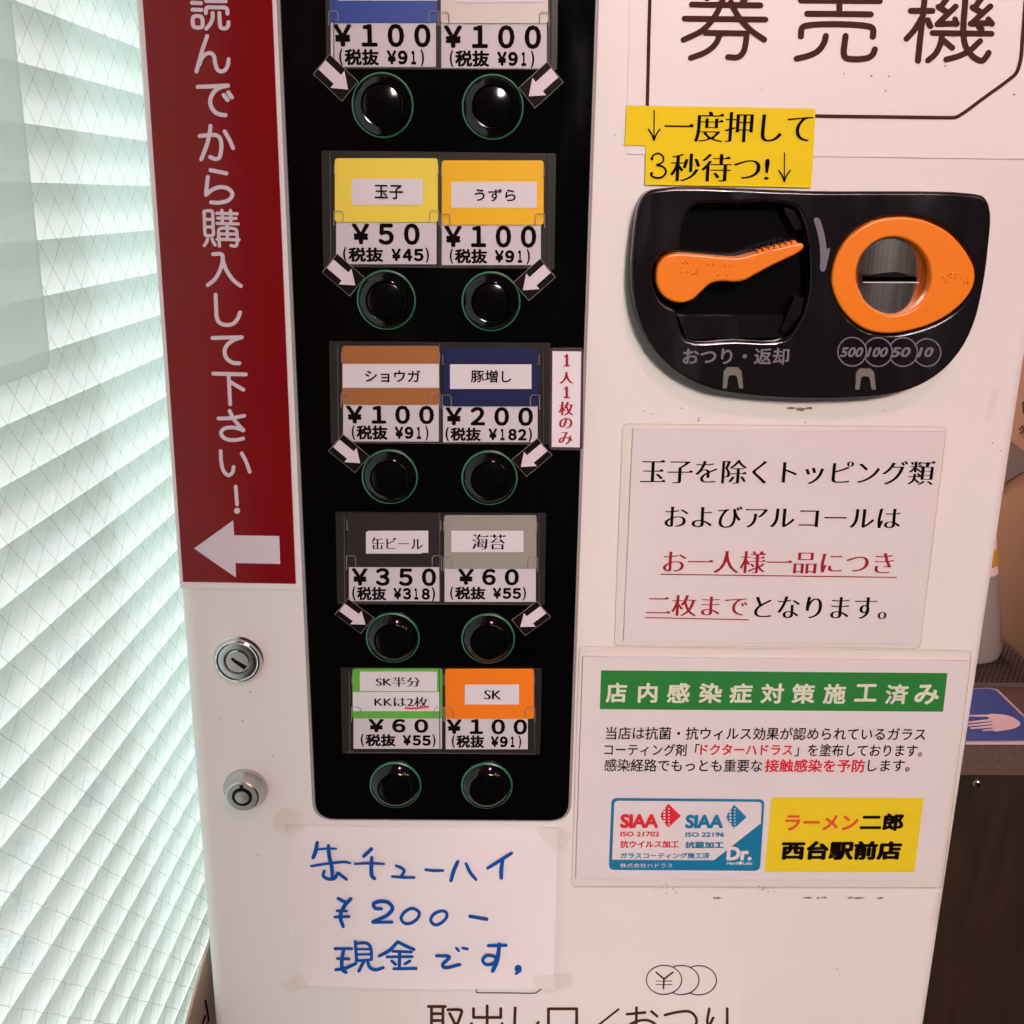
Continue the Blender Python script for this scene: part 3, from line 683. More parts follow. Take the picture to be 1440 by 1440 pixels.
# small vertical sign
e = thing('limit_sign', tuple(at(*Z2(1297, 632), -.003)), 'narrow white sign with red vertical writing beside the navy menu tag', 'sign')
sheet('clear_case', Z2.pts([(1222, 160), (1377, 160), (1372, 633), (1218, 630)]), -.0030, .0010, mat('smoky_case', (.07, .05, .055), .25), e, .002)
sheet('paper', Z2.pts([(1234, 176), (1366, 178), (1359, 619), (1230, 617)]), -.0033, .0002, M['paper'], e)
mb = MB()
for ch, a, b, yt, yb in (('1', 1288, 1310, 192, 246), ('人', 1265, 1332, 272, 326), ('1', 1287, 1309, 340, 392), ('枚', 1262, 1332, 408, 472), ('の', 1264, 1326, 484, 532), ('み', 1262, 1328, 548, 606)):
    if ch == '1':
        cx = (a+b)/2
        for P, w in (([(cx+1, yt+3), (cx+1, yb-4)], 12), ([(cx-11, yb-3), (cx+13, yb-3)], 6), ([(cx-11, yt+10), (cx, yt+4)], 6)): stroke(mb, Z2.pts(P), w/3.27, -.0035, smooth=False)
        continue
    text(mb, ch, Z2, a, b, yt, yb, -.0035, .034, True)
mb.build('lettering', M['redink'], e)

# coin unit -------------------------------------------------------------
YC = -.0115
def pc(L, Y=YC): return P2(ZC.pts(L), Y)
out = smooth2([(150, 362), (700, 369), (1265, 378), (1306, 392), (1325, 440), (1318, 570), (1302, 690), (1272, 820), (1228, 915), (1160, 995), (1070, 1052), (960, 1082), (800, 1094), (640, 1094), (470, 1082), (330, 1055), (210, 990), (130, 900), (84, 790), (69, 670), (76, 540), (92, 430), (112, 385)], True, 5)
cav = smooth2([(300, 412), (450, 410), (600, 412), (650, 432), (682, 510), (694, 620), (688, 740), (660, 825), (605, 886), (430, 890), (262, 888), (236, 835), (224, 782)], False, 4) + smooth2([(224, 782), (176, 755), (147, 700), (145, 640), (172, 592), (232, 567)], False, 4) + smooth2([(240, 560), (250, 490), (268, 440), (300, 412)], False, 4)[:-1]
egg = smooth2([(770, 670), (790, 590), (840, 520), (915, 474), (1000, 459), (1090, 470), (1170, 508), (1232, 572), (1268, 645), (1262, 705), (1215, 770), (1140, 822), (1060, 852), (970, 866), (890, 853), (820, 800), (782, 735)], True, 5)
egg_hole = [(1010+(x-1010)*1.012, 663+(y-663)*1.015) for x, y in egg]
coin = curve_plate('coin_unit', pc(out), [pc(cav), pc(egg_hole)], YC, .001, .0016, M['blackplastic'], mach)
# cavity floor, back plate
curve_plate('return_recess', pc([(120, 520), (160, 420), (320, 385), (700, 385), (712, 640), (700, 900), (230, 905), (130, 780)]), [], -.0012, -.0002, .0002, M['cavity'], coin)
# stepped ledges inside the recess
MB().prism(pc([(600, 425), (645, 440), (672, 500), (640, 505), (606, 440)], YC+.004), YC+.004, -.001).build('ledge', M['blackplastic'], coin)
MB().prism(pc([(640, 738), (672, 742), (660, 800), (610, 862), (590, 858)], YC+.003), YC+.003, -.001).build('ledge', M['blackplastic'], coin)
MB().prism(pc([(232, 806), (600, 806), (592, 880), (262, 882)], YC+.006), YC+.006, -.001).build('ledge', M['blackplastic'], coin)
lever = smooth2([(157, 670), (165, 625), (190, 596), (228, 586), (330, 592), (440, 600), (480, 591), (570, 568), (650, 551), (668, 553), (673, 562), (662, 578), (560, 630), (500, 662), (465, 681), (430, 687), (385, 684), (345, 694), (312, 722), (284, 748), (240, 760), (195, 746), (166, 712)], True, 4)
YL = YC-.0030
lv = curve_plate('return_lever', pc(lever, YL), [], YL, -.004, .0012, M['orange'], coin)
rd = MB()
for i in range(7):
    a = at(*ZC(515+i*20, 583-i*5.2), YL+.001); rd.tube([(a.x, YL-.0004, a.z+.0004), (a.x, YL+.006, a.z+.0004)], .0011, 8)
for gx, gy in ((248, 618), (264, 618), (246, 634), (243, 651), (259, 651), (284, 655), (298, 640), (296, 655), (340, 624), (356, 624), (396, 628), (412, 628), (371, 660), (403, 660)):
    a = at(*ZC(gx, gy), YL); rd.sphere((a.x, YL, a.z), .00075, 12, 8)
rd.build('braille_dots', M['orange'], lv, True)
# orange coin ring with steel face
YR = YC-.0018
inner = [(985+131*math.cos(2*math.pi*i/48), 665+136*math.sin(2*math.pi*i/48)) for i in range(48)]
rg = curve_plate('coin_ring', pc(egg, YR), [pc(inner, YR)], YR, -.001, .0011, M['orange'], coin)
bd = MB()
for gx, gy in ((1176, 661), (1188, 656), (1186, 670), (1160, 668), (1170, 685), (1203, 658), (1200, 671), (1233, 688), (1245, 675), (1246, 688)):
    a = at(*ZC(gx, gy), YR); bd.sphere((a.x, YR, a.z), .0007, 12, 8)
bd.build('braille_dots', M['orange'], rg, True)
YS = YC+.0012
face = [(985+140*math.cos(2*math.pi*i/48), 664+145*math.sin(2*math.pi*i/48)) for i in range(48)]
slot = [(882, 668), (905, 664), (930, 659), (985, 653), (1030, 660), (1045, 668), (1072, 668), (1072, 688), (882, 688)]
fc = at(*ZC(985, 664), YS); FR = (at(*ZC(985+141, 664), YS)-fc).x
sz0, sz1 = at(*ZC(985, 689), YS).z-fc.z, at(*ZC(985, 668), YS).z-fc.z
sx0, sx1 = at(*ZC(882, 664), YS).x-fc.x, at(*ZC(1072, 664), YS).x-fc.x
gx = sorted([FR*(-1+2*i/44) for i in range(45)]+[sx0, sx1]); gz = sorted([FR*(-1+2*i/44) for i in range(45) if not sz0 < FR*(-1+2*i/44) < sz1]+[sz0, sz1])
V, F = [], []
for z in gz:
    for x in gx:
        V.append((fc.x+x, YS+.0042*(x/FR)**2+(.0004*(z/FR) if z > sz1 else -.0003*max(0, -z/FR)+.0002), fc.z+z))
nx = len(gx)
for j in range(len(gz)-1):
    for i in range(nx-1):
        mx_, mz_ = (gx[i]+gx[i+1])/2, (gz[j]+gz[j+1])/2
        if mx_*mx_+mz_*mz_ > FR*FR or (sx0 < mx_ < sx1 and sz0 < mz_ < sz1): continue
        F.append([j*nx+i, j*nx+i+1, (j+1)*nx+i+1, (j+1)*nx+i])
sf = MB().add(V, F).build('coin_face', M['brush'], coin, True)
flat(MB(), ZC.pts([(860, 630), (1095, 630), (1095, 710), (860, 710)]), YS+.006).build('slot_dark', M['dark'], coin)
flat(MB(), smooth2(ZC.pts([(900, 669), (915, 662), (950, 655), (990, 652), (1020, 656), (1048, 669)]), False, 5), YS-.0001).build('finger_notch_shadow', M['dark'], coin)  # flat dark shape: shadow of the finger cut painted over the steel face
MB().prism(P2(ZC.pts([(880, 687), (1074, 687), (1074, 690), (880, 690)]), YS-.0004), YS-.0004, YS+.002).build('slot_lip', mat('lip_glint', (.75, .72, .72), .35, .5), coin)  # pale non-metal colour stands in for the glint along the metal edge
# markings
mk = MB()
text(mk, 'おつり・返却', ZC, 250, 622, 917, 975, YC-.00015, .022); mk.build('return_lettering', M['greyprint'], coin); mk = MB()
flat(mk, smooth2(ZC.pts([(706, 470), (712, 461), (724, 464), (738, 500), (747, 540), (751, 572)]), False, 3)+ZC.pts([(764, 566), (757, 605), (748, 642)])+smooth2(ZC.pts([(744, 649), (734, 650), (727, 642)]), False, 3)+smooth2(ZC.pts([(729, 600), (726, 550), (718, 510)]), False, 3), YC-.00015); mk.build('arrow_mark', M['greyprint'], coin); mk = MB()
ring(mk, ZC(840, 930), 50/2.4828, 1.9, YC-.00015); ring(mk, ZC(930, 931), 50/2.4828, 1.9, YC-.00015, -152, 152); ring(mk, ZC(1018, 931), 50/2.4828, 1.9, YC-.00015, -152, 152); ring(mk, ZC(1101, 933), 48/2.4828, 1.9, YC-.00015, -150, 150)
for s, a, b in (('500', 803, 880), ('100', 897, 966), ('50', 980, 1046), ('10', 1075, 1125)): text(mk, s, ZC, a, b, 914, 949, YC-.00016, .035, shear=.22)
mk.build('coin_markings', M['greyprint'], coin)
for cx, cy in ((424, 1022), (887, 1026)):
    a = MB(); a.prism(pc([(cx-44, cy-40), (cx+42, cy-40), (cx+46, cy+44), (cx-46, cy+44)], YC-.0003), YC-.0003, YC+.001)
    hk = a.build('hook_recess', M['dark'], coin)
    arch = ZC.pts([(cx-36, cy+36), (cx-32, cy-24), (cx-20, cy-37), (cx+18, cy-37), (cx+30, cy-24), (cx+36, cy+36), (cx+22, cy+36), (cx+14, cy-4), (cx+8, cy-10), (cx-10, cy-10), (cx-16, cy-4), (cx-22, cy+36)])
    MB().prism(P2(arch, YC-.0012), YC-.0012, YC-.0003).build('hook', mat('hook_grey', (.17, .165, .15), .35), hk)

# locks
ZK = Zoom(0, 880, 2.5705)
c = at(*ZK(857, 131), -.004); lk = MB().lathe((c.x, 0, c.z), [(.0136, .0005), (.0136, -.0010), (.0126, -.0022), (.0121, -.0034), (.0112, -.0039), (.0106, -.0037), (.0106, -.0028)], 56).build('key_lock', M['chrome'], mach, True)
MB().lathe((c.x, 0, c.z), [(.0105, -.0020), (.0105, -.0034), (.0100, -.0036), (.0074, -.0036), (.0071, -.0030), (.0069, -.0024)], 56).build('lock_face', M['satin'], lk, True)
MB().lathe((c.x, 0, c.z), [(.0067, -.0020), (.0067, -.0032), (.0060, -.0040), (.0001, -.0040)], 48).build('cylinder', M['chrome'], lk, True)
a = math.radians(-38); ca, sa = math.cos(a), math.sin(a)
MB().prism([(c.x+u*ca-v*sa, c.z+u*sa+v*ca) for u, v in ((-.0036, -.0008), (-.0010, -.0012), (.0056, -.0013), (.0056, .0013), (-.0010, .0006), (-.0036, .0006))], -.00415, -.0035).build('key_slot', M['dark'], lk)
c = at(*ZK(881, 605), -.005); lk = MB().lathe((c.x, 0, c.z), [(.0125, .0005), (.0124, -.0012), (.0117, -.0024), (.0100, -.0060), (.0092, -.0084), (.0084, -.0090), (.0001, -.0090)], 56).build('tube_lock', M['satin'], mach, True)
tr = MB().lathe((c.x, 0, c.z), [(.0056, -.0088), (.0056, -.0092), (.0041, -.0092), (.0041, -.0088)], 40)
tr.box(c.x-.0010, c.x+.0010, -.00925, -.0088, c.z+.0052, c.z+.0074); tr.build('key_slot', M['dark'], lk)
MB().lathe((c.x, 0, c.z), [(.0040, -.0088), (.0038, -.0097), (.0001, -.0098)], 32).build('cylinder', M['satin'], lk, True)

# dirt and paint chips on the body
ch = MB()
def blob(mb, px, rx, ry, Y=-.0002, n=11):
    P = [(px[0]+rx*math.cos(2*math.pi*i/n)*random.uniform(.6, 1.15), px[1]+ry*math.sin(2*math.pi*i/n)*random.uniform(.5, 1.2)) for i in range(n)]
    flat(mb, P, Y)
blob(ch, (1112, 574), 9, 2.2); blob(ch, (1126, 575.5), 9, 3); blob(ch, (1138, 574), 6, 2.4)
for x in (1008, 1135, 1150, 1158, 1196, 1208, 1238): blob(ch, (x, 1262.5+random.uniform(-.5, .5)), random.uniform(3, 9), 1.6)
ch.build('paint_chip', M['chip'], mach)
sp = MB()
for i in range(16): blob(sp, (random.uniform(915, 960), random.uniform(1244, 1257)), random.uniform(.5, 1.3), random.uniform(.5, 1.1), n=6)
for i in range(14): blob(sp, (random.uniform(1060, 1090), random.uniform(1246, 1258)), random.uniform(.5, 1.3), random.uniform(.5, 1.1), n=6)
for x, y in ((983, 588), (982, 591), (958, 574), (916, 582), (1132, 594), (352, 973), (309, 1011), (341, 1014), (1396, 623), (1242, 577), (875, 203), (864, 190), (1407, 634), (383, 1063), (363, 1203), (905, 578), (1178, 1363), (1181, 1370), (1414, 694)): blob(sp, (x, y), random.uniform(.8, 1.5), random.uniform(.7, 1.4), n=7)
sp.build('dirt_specks', M['speck'], mach)
for q in ([(388, 1142), (402, 1136), (418, 1140), (425, 1152), (410, 1160), (402, 1176), (388, 1170), (383, 1156)], [(1394, 547), (1408, 547), (1392, 592), (1385, 592)], [(1318, 1252), (1330, 1258), (1326, 1300), (1306, 1300)], [(640, 1392), (770, 1380), (800, 1372), (786, 1392), (690, 1402)]):
    flat(MB(), q, -.00035).build('tape_residue', M['tape'], mach)

# ================================================================== signs and papers on the front
# red strip
rs_ = thing('red_banner_strip', tuple(at(330, 822)), 'tall red strip with white vertical writing and a left arrow on the machine', 'sign')
zR = Zoom(0, 440, 3.2727)
sheet('backing_film', [(192-7, -120), (384+2, -120), (427, 829), (253.5, 827)], -.0007, .0006, M['sticker'], rs_)
sheet('red_print', [(200.2-8.0, -120), (382.6-4.8, -120), (416, 821), (257.3, 818.2)], -.0010, .0002, M['red'], rs_)
mb = MB(); YW = -.0012
def strokes(mb, z, w, L, Y):
    for s in L:
        closed = len(s) > 3 and s[0] == s[-1]
        stroke(mb, z.pts(s[:-1] if closed else s), w/z.k, Y, closed)
strokes(mb, Zoom(250, 0, 13.09), 72, [[(262, 52), (428, 58)], [(270, 178), (432, 182)], [(280, 335), (300, 302), (420, 304), (447, 335), (455, 465), (435, 500), (315, 500), (287, 470), (280, 335)], [(525, 20), (880, 22)], [(518, 240), (519, 168), (548, 139), (720, 138), (878, 144), (910, 174), (915, 250)], [(640, 240), (640, 330), (605, 430), (525, 528)], [(765, 240), (775, 430), (790, 500), (832, 524), (890, 520), (925, 480), (935, 410)], [(700, -110), (700, 20)], [(560, -60), (850, -58)], [(250, -70), (450, -66)],
    [(540, 665), (440, 960), (345, 1315)], [(392, 1200), (450, 1060), (520, 995), (600, 977), (665, 1030), (690, 1170), (735, 1285), (800, 1315), (870, 1290), (920, 1205), (938, 1090)]], YW)
strokes(mb, Zoom(260, 100, 16), 93, [[(290, 355), (630, 342), (970, 325)], [(965, 330), (800, 365), (650, 475), (572, 650), (592, 800), (680, 920), (790, 975), (915, 990)], [(875, 538), (962, 648)], [(977, 478), (1055, 590)]], YW)
strokes(mb, Zoom(260, 170, 16), 90, [[(335, 340), (480, 325), (690, 320), (785, 380), (820, 520), (810, 700), (770, 830), (690, 858), (570, 812)], [(575, 112), (555, 290), (500, 520), (370, 865)], [(895, 240), (1000, 420), (1085, 610)], [(578, 1108), (935, 1180)]], YW)
strokes(mb, Zoom(0, 0, 1), 5.6, [[(292.3, 249), (291, 260), (289.8, 272)], [(290, 274), (299, 266.5), (311, 263), (322, 266), (327, 273), (322, 281), (309, 285), (297, 284.5)]], YW)
strokes(mb, Zoom(270, 285, 18), 80, [[(305, 225), (330, 212), (500, 212), (517, 240), (535, 640), (543, 800), (520, 825), (352, 825), (335, 800), (312, 300), (305, 225)], [(320, 420), (520, 425)], [(325, 615), (525, 615)], [(395, 915), (370, 1000), (312, 1085)], [(507, 915), (540, 1000), (588, 1072)], [(625, 268), (1145, 280)], [(650, 390), (1115, 400)], [(635, 525), (1172, 537)], [(757, 195), (770, 520)], [(975, 198), (985, 530)], [(887, 540), (900, 930)], [(697, 1100), (677, 690), (702, 657), (1088, 665), (1125, 700), (1138, 1055), (1110, 1098), (1075, 1100), (990, 1085)], [(690, 790), (1110, 795)], [(637, 925), (1190, 940)]], YW)
strokes(mb, Zoom(275, 340, 14.4), 78, [[(355, 250), (515, 250), (548, 285), (560, 400), (640, 600), (780, 790), (920, 895)], [(550, 300), (540, 430), (480, 610), (390, 760), (248, 878)]], YW)
strokes(mb, Zoom(280, 430, 14.4), 80, [[(335, -225), (340, -60), (346, 60), (352, 200), (390, 315), (480, 375), (580, 388), (690, 362), (780, 265), (830, 135)], [(272, 652), (560, 643), (865, 637)], [(860, 640), (700, 695), (560, 805), (517, 930), (555, 1060), (680, 1150), (815, 1163)], [(287, 1374), (945, 1390)]], YW)
strokes(mb, Zoom(280, 530, 14.4), 76, [[(598, -40), (628, 555)], [(635, 105), (897, 260)], [(392, 842), (640, 835), (915, 787)], [(617, 685), (690, 840), (900, 1083)], [(897, 1083), (770, 1037), (620, 1024), (505, 1052), (443, 1130), (490, 1220), (590, 1270), (750, 1275), (893, 1247)]], YW)
z8 = Zoom(260, 620, 6.857)
strokes(mb, z8, 35, [[(345, 97), (350, 200), (375, 293), (420, 331), (457, 308), (470, 250)], [(548, 120), (590, 200), (625, 298)], [(490, 440), (503, 612)]], YW)
disc(mb, z8(503, 674), 29/6.857, YW)
flat(mb, z8.pts([(88, 1037), (465, 766), (475, 910), (910, 917), (920, 1187), (488, 1178), (493, 1318)]), YW)
mb.build('white_lettering', M['white'], rs_)

# title sticker, upper right
e = thing('title_sticker', tuple(at(1150, 222)), 'white sticker with large brown characters in a thin frame, top right', 'sign')
sheet('sticker_sheet', ZT.pts([(66, -200), (1560, -180), (1560, 557), (51, 538)]), -.0005, .0004, M['sticker'], e)
mb = MB(); YT = -.0007
fl = ZT.pts([(139, -200), (131, 100), (124, 400)]); stroke(mb, fl, 12/2.4828, YT, smooth=False)
stroke(mb, ZT.pts([(126, 398), (700, 405), (1180, 411)]), 12.5/2.4828, YT, smooth=False)
stroke(mb, ZT.pts([(1178, 411), (1200, 410), (1222, 399), (1300, 342), (1385, 280), (1412, 256), (1426, 220), (1436, 130), (1448, -40), (1456, -200)]), 12.5/2.4828, YT)
zK = Zoom(940, 0, 9)
strokes(mb, zK, 74, [[(295, 57), (1165, 67)], [(205, 235), (1228, 247)], [(705, -60), (610, 170), (440, 375), (190, 505)], [(790, 30), (880, 200), (1030, 370), (1213, 502)], [(1000, -40), (940, 25)], [(470, 415), (985, 422)], [(990, 425), (980, 540), (945, 665), (880, 722), (755, 722)], [(655, 430), (600, 550), (490, 650), (282, 735)], [(460, -80), (490, -22)]], YT)
strokes(mb, Zoom(1100, 0, 9), 78, [[(237, 6), (1235, 13)], [(725, 20), (722, 165)], [(318, 173), (1120, 181)], [(237, 460), (246, 365), (290, 328), (1105, 335), (1150, 368), (1146, 465)], [(552, 455), (530, 540), (460, 640), (350, 700), (182, 743)], [(802, 455), (782, 690), (812, 735), (1075, 735), (1145, 690), (1172, 625)], [(725, -120), (725, -20)]], YT)
strokes(mb, Zoom(1260, 0, 9), 76, [[(187, 137), (462, 137)], [(370, -80), (310, 470), (280, 768)], [(345, 190), (240, 370), (132, 492)], [(403, 255), (435, 332)], [(680, -60), (575, 75)], [(540, 85), (650, 155)], [(755, 82), (530, 300)], [(525, 305), (770, 297)], [(748, 245), (762, 305)], [(885, -80), (855, 440), (890, 600), (975, 715), (1090, 768), (1140, 720), (1172, 668)], [(1110, -60), (1010, 80)], [(972, 92), (1080, 155)], [(1195, 80), (955, 298)], [(945, 300), (1190, 290)], [(1170, 245), (1215, 300)], [(1052, 347), (1085, 368)], [(462, 418), (1208, 427)], [(582, 445), (560, 560), (500, 680), (405, 765)], [(595, 505), (712, 605)], [(1065, 520), (930, 642), (790, 712), (637, 753)]], YT)
mb.build('brown_lettering', M['brownink'], e)
mb = MB()
for x, y, r in ((812, 257, 4), (908, 265, 6), (968, 267, 5), (957, 317, 5), (1165, 230, 5), (1405, 330, 6), (522, 313, 3), (798, 330, 2.5)): blob(mb, ZT(x, y), r*.75/2.48, r*.6/2.48, -.0008, 8)
mb.build('dirt_specks', M['speck'], e)

# two yellow strips
for nm, q, tx, lab, yy in (('yellow_label', ZT.pts([(52, 368), (712, 379), (706, 516), (46, 508)]), ('↓一度押して', 127, 705, 388, 494, 6), 'upper yellow strip with black writing overlapping the white sticker corner', -.0010),
                       ('yellow_label', ZT.pts([(120, 508), (706, 514), (697, 655), (117, 645)]), ('3秒待つ!↓', 133, 625, 534, 638, 4), 'lower yellow strip touching the top edge of the black coin unit', -.0013)):
    e = thing(nm, tuple(at(*q[3])), lab, 'label', 'yellow strips above the coin unit')
    s = sheet('strip', q, yy, .0002, M['yellow'], e)
    mb = MB(); t = tx
    if t[0][0] == '↓':
        text(mb, '一度押して', ZT, 187, 705, 388, 494, yy-.0002, .019, True, drop=6)
        ax, ay0, ay1 = 149, 386, 490
    else:
        text(mb, '秒待つ!', ZT, 208, 555, 536, 632, yy-.0002, .019, True, drop=3)
        stroke(mb, ZT.pts([(140, 556), (147, 541), (164, 536), (180, 547), (178, 566), (158, 576)]), 2.6, yy-.0002); stroke(mb, ZT.pts([(158, 576), (182, 584), (190, 600), (178, 617), (158, 621), (140, 614), (137, 606)]), 2.9, yy-.0002); disc(mb, ZT(141, 554), 2.3, yy-.00025); disc(mb, ZT(140, 606), 2.3, yy-.00025)
        ax, ay0, ay1 = 604, 534, 634
    stroke(mb, ZT.pts([(ax, ay0), (ax-1, ay1-8)]), 1.7, yy-.0002, smooth=False)
    stroke(mb, ZT.pts([(ax-20, ay1-38), (ax-9, ay1-22), (ax-1, ay1)]), 2.3, yy-.0002); stroke(mb, ZT.pts([(ax+19, ay1-38), (ax+8, ay1-22), (ax-1, ay1)]), 2.3, yy-.0002)
    mb.build('lettering', M['ink'], s)

# laminated notice in the middle
e = thing('laminated_notice', tuple(at(*ZN(640, 745))), 'laminated white notice with four lines, two of them red underlined', 'notice', 'laminated notices on the machine front')
pp = sheet('paper', ZN.pts([(203, 52), (1183, 61), (1100, 731), (173, 722)]), -.0014, .0014, M['paper'], e)
film_sheet('laminate', ZN.pts([(170, 37), (1201, 47), (1115, 752), (143, 742)]), -.0020, M['film'], e, .003)
mb = MB(); YN = -.0016
text(mb, '玉子を除くトッピング類', ZN, 228, 1162, 148, 224, YN, .019, True, drop=6)
text(mb, 'およびアルコールは', ZN, 305, 1055, 296, 364, YN, .019, True, drop=5)
text(mb, 'となります。', ZN, 590, 1012, 581, 650, YN, .019, True, drop=4)
mb.build('black_lettering', M['ink'], pp)
mb = MB()
text(mb, 'お一人様一品につき', ZN, 300, 1032, 437, 507, YN, 0.018, True, drop=5)
text(mb, '二枚まで', ZN, 247, 568, 577, 643, YN, 0.018, True, drop=3)
stroke(mb, ZN.pts([(291, 512), (1037, 522)]), 1.5, YN, smooth=False); stroke(mb, ZN.pts([(243, 649), (568, 656)]), 1.5, YN, smooth=False)
mb.build('red_lettering', M['redink'], pp)

# laminated notice at the bottom
e = thing('laminated_notice', tuple(at(*ZB(600, 790))), 'wide laminated notice with a green heading and a yellow box below', 'notice', 'laminated notices on the machine front')
pp = sheet('paper', ZB.pts([(45, 53), (1262, 67), (1167, 760), (22, 755)]), -.0018, .0018, M['paper'], e)
film_sheet('laminate', ZB.pts([(32, 25), (1282, 38), (1186, 792), (8, 788)]), -.0026, M['film'], e, .003)
sheet('green_heading', ZB.pts([(102, 96), (1198, 105), (1184, 227), (98, 219)]), -.0019, .0001, M['gprint'], pp)
YB = -.0021
mb = MB(); [text(mb, c, ZB, a, b, 135+i*.55, (198 if c != '工' else 190)+i*.55, YB, .03) for i, (c, a, b) in enumerate(zip('店内感染症対策施工済み', (118, 220, 312, 413, 510, 610, 708, 808, 908, 1005, 1098), (185, 282, 385, 487, 583, 683, 782, 880, 978, 1078, 1176)))]; mb.build('heading_lettering', M['pale'], pp)
mb = MB()
text(mb, '当店は抗菌・抗ウィルス効果が認められているガラス', ZB, 118, 1132, 274, 315, YB, .010, drop=4)
text(mb, 'コーティング剤「', ZB, 113, 414, 327, 366, YB, .010, drop=2); text(mb, '」を塗布しております。', ZB, 717, 1122, 328, 368, YB, .010, drop=2)
text(mb, '感染経路でもっとも重要な', ZB, 113, 614, 376, 416, YB, .010, drop=2); text(mb, 'します。', ZB, 948, 1082, 379, 416, YB, .010)
mb.build('black_lettering', M['ink'], pp)
mb = MB(); text(mb, 'ドクターハドラス', ZB, 417, 710, 329, 364, YB, .022, drop=1); text(mb, '接触感染を予防', ZB, 622, 940, 377, 418, YB, .024, drop=1)
mb.build('red_lettering', M['redink2'], pp)
# certificate box
bx = MB(); o = rounded(ZL.pts([(60, 66), (706, 72), (686, 374), (48, 370)]), 8, 5); i_ = rounded(ZL.pts([(72, 78), (695, 83), (680, 362), (61, 358)]), 6, 5)
n = len(o); P3 = [at(*p, -.0020) for p in o+i_]
bx.add([(p.x, -.0020, p.z) for p in P3], [[k, (k+1) % n, n+(k+1) % n, n+k] for k in range(n)])
flat(bx, ZL.pts([(63, 327), (492, 329), (684, 178), (690, 178), (682, 366), (60, 364)]), -.00198)
text(bx, 'SIAA', ZL, 373, 535, 137, 195, YB, .05, spacing=.95); text(bx, 'ISO 22196', ZL, 372, 537, 211, 231, YB, .03); text(bx, '抗菌加工', ZL, 371, 535, 250, 279, YB, .042); text(bx, 'ガラスコーティング施工済', ZL, 97, 475, 297, 322, YB, .028)
flat(bx, ZL.pts([(577, 94), (630, 148), (577, 196), (540, 148)]), -.00199)
bx.build('certificate_box', M['bprint'], pp)
rb_ = MB(); text(rb_, 'SIAA', ZL, 98, 260, 134, 194, YB, .05, spacing=.95); text(rb_, 'ISO 21702', ZL, 98, 262, 208, 229, YB, .03); text(rb_, '抗ウイルス加工', ZL, 97, 345, 246, 277, YB, .032)
flat(rb_, ZL.pts([(299, 90), (353, 142), (299, 192), (262, 142)]), -.00199); rb_.build('certificate_red', M['redink2'], pp)
wb = MB()
for cx in (0, 278):
    for jx in range(3):
        for jy in range(7):
            r_ = (6.0, 4.6, 3.2)[jx]
            disc(wb, ZL(264+jx*19+cx, 112+jy*13), r_/3, -.00212, n=10)
text(wb, 'Dr.', ZL, 548, 655, 272, 330, YB-.00002, .05); text(wb, 'Hard●Labs', ZL, 548, 655, 334, 348, YB-.00002, .02); text(wb, '株式会社ハドラス', ZL, 97, 318, 342, 360, YB-.00002, .0)
wb.build('certificate_white', M['paper'], pp)
yb = sheet('yellow_box', ZL.pts([(735, 64), (1378, 66), (1337, 380), (705, 378)]), -.0020, .0001, M['yellow2'], pp)
mb = MB(); text(mb, 'ラーメン', ZL, 795, 1105, 138, 204, YB, .035); mb.build('red_name', mat('orange_red_print', seen(215, 70, 35), .6), pp)
mb = MB(); text(mb, '二郎', ZL, 1113, 1297, 131, 205, YB, .05); text(mb, '西台駅前店', ZL, 779, 1289, 248, 328, YB, .055); mb.build('black_name', M['ink'], pp)

# handwritten note
e = thing('handwritten_note', tuple(at(600, 1385)), 'white paper note with blue handwriting taped under the button panel', 'note')
PX = ZH.pts([(350, 97), (1258, 101), (1243, 640), (380, 632)])
NXg, NZg = 26, 16; V = []
for j in range(NZg+1):
    for i in range(NXg+1):
        u, v = i/NXg, j/NZg
        x = (PX[0][0]*(1-u)+PX[1][0]*u)*(1-v)+(PX[3][0]*(1-u)+PX[2][0]*u)*v; y = (PX[0][1]*(1-u)+PX[1][1]*u)*(1-v)+(PX[3][1]*(1-u)+PX[2][1]*u)*v
        if j == NZg: y += 2.2*math.sin(u*math.pi)*(1 if u < .9 else .5)
        edge = min(u, 1-u, v, 1-v)
        w = -.0006-.0005*min(1, edge*12)*(.5+.5*math.sin(u*9+1.3*v*4))-(.0006*v**3*math.sin(math.pi*min(1, u*1.02))**2)-.0016*max(0, (u-.86)/.14)**2-.0011*max(0, (v-.88)/.12)**2-.0010*max(0, (.05-u)/.05)
        p = at(x, y, 0); V.append((p.x, w, p.z))
npap = MB().add(V, [[j*(NXg+1)+i, (j+1)*(NXg+1)+i, (j+1)*(NXg+1)+i+1, j*(NXg+1)+i+1] for j in range(NZg) for i in range(NXg)]).build('paper', M['notepaper'], e, True)
mb = MB(); YI = -.0019
za = Zoom(420, 1170, 9)
for w, L in ((46, [(235, 135), (215, 240), (182, 325)]), (26, [(240, 220), (380, 210), (475, 213)]), (44, [(378, 172), (385, 300), (415, 420), (430, 585)]), (30, [(158, 432), (400, 396), (600, 381), (650, 394)]), (38, [(325, 492), (310, 550), (360, 590), (450, 588), (500, 522), (540, 550), (605, 598)]),
             (46, [(922, 215), (825, 305)]), (29, [(710, 405), (900, 396), (1080, 405)]), (46, [(925, 325), (920, 500), (930, 560), (960, 588)]), (36, [(1235, 427), (1300, 455), (1335, 492), (1295, 565)]), (31, [(1185, 565), (1300, 574), (1465, 577)])):
    stroke(mb, za.pts(L), w/9*1.16, YI, taper=.15)
zb_ = Zoom(570, 1170, 9)
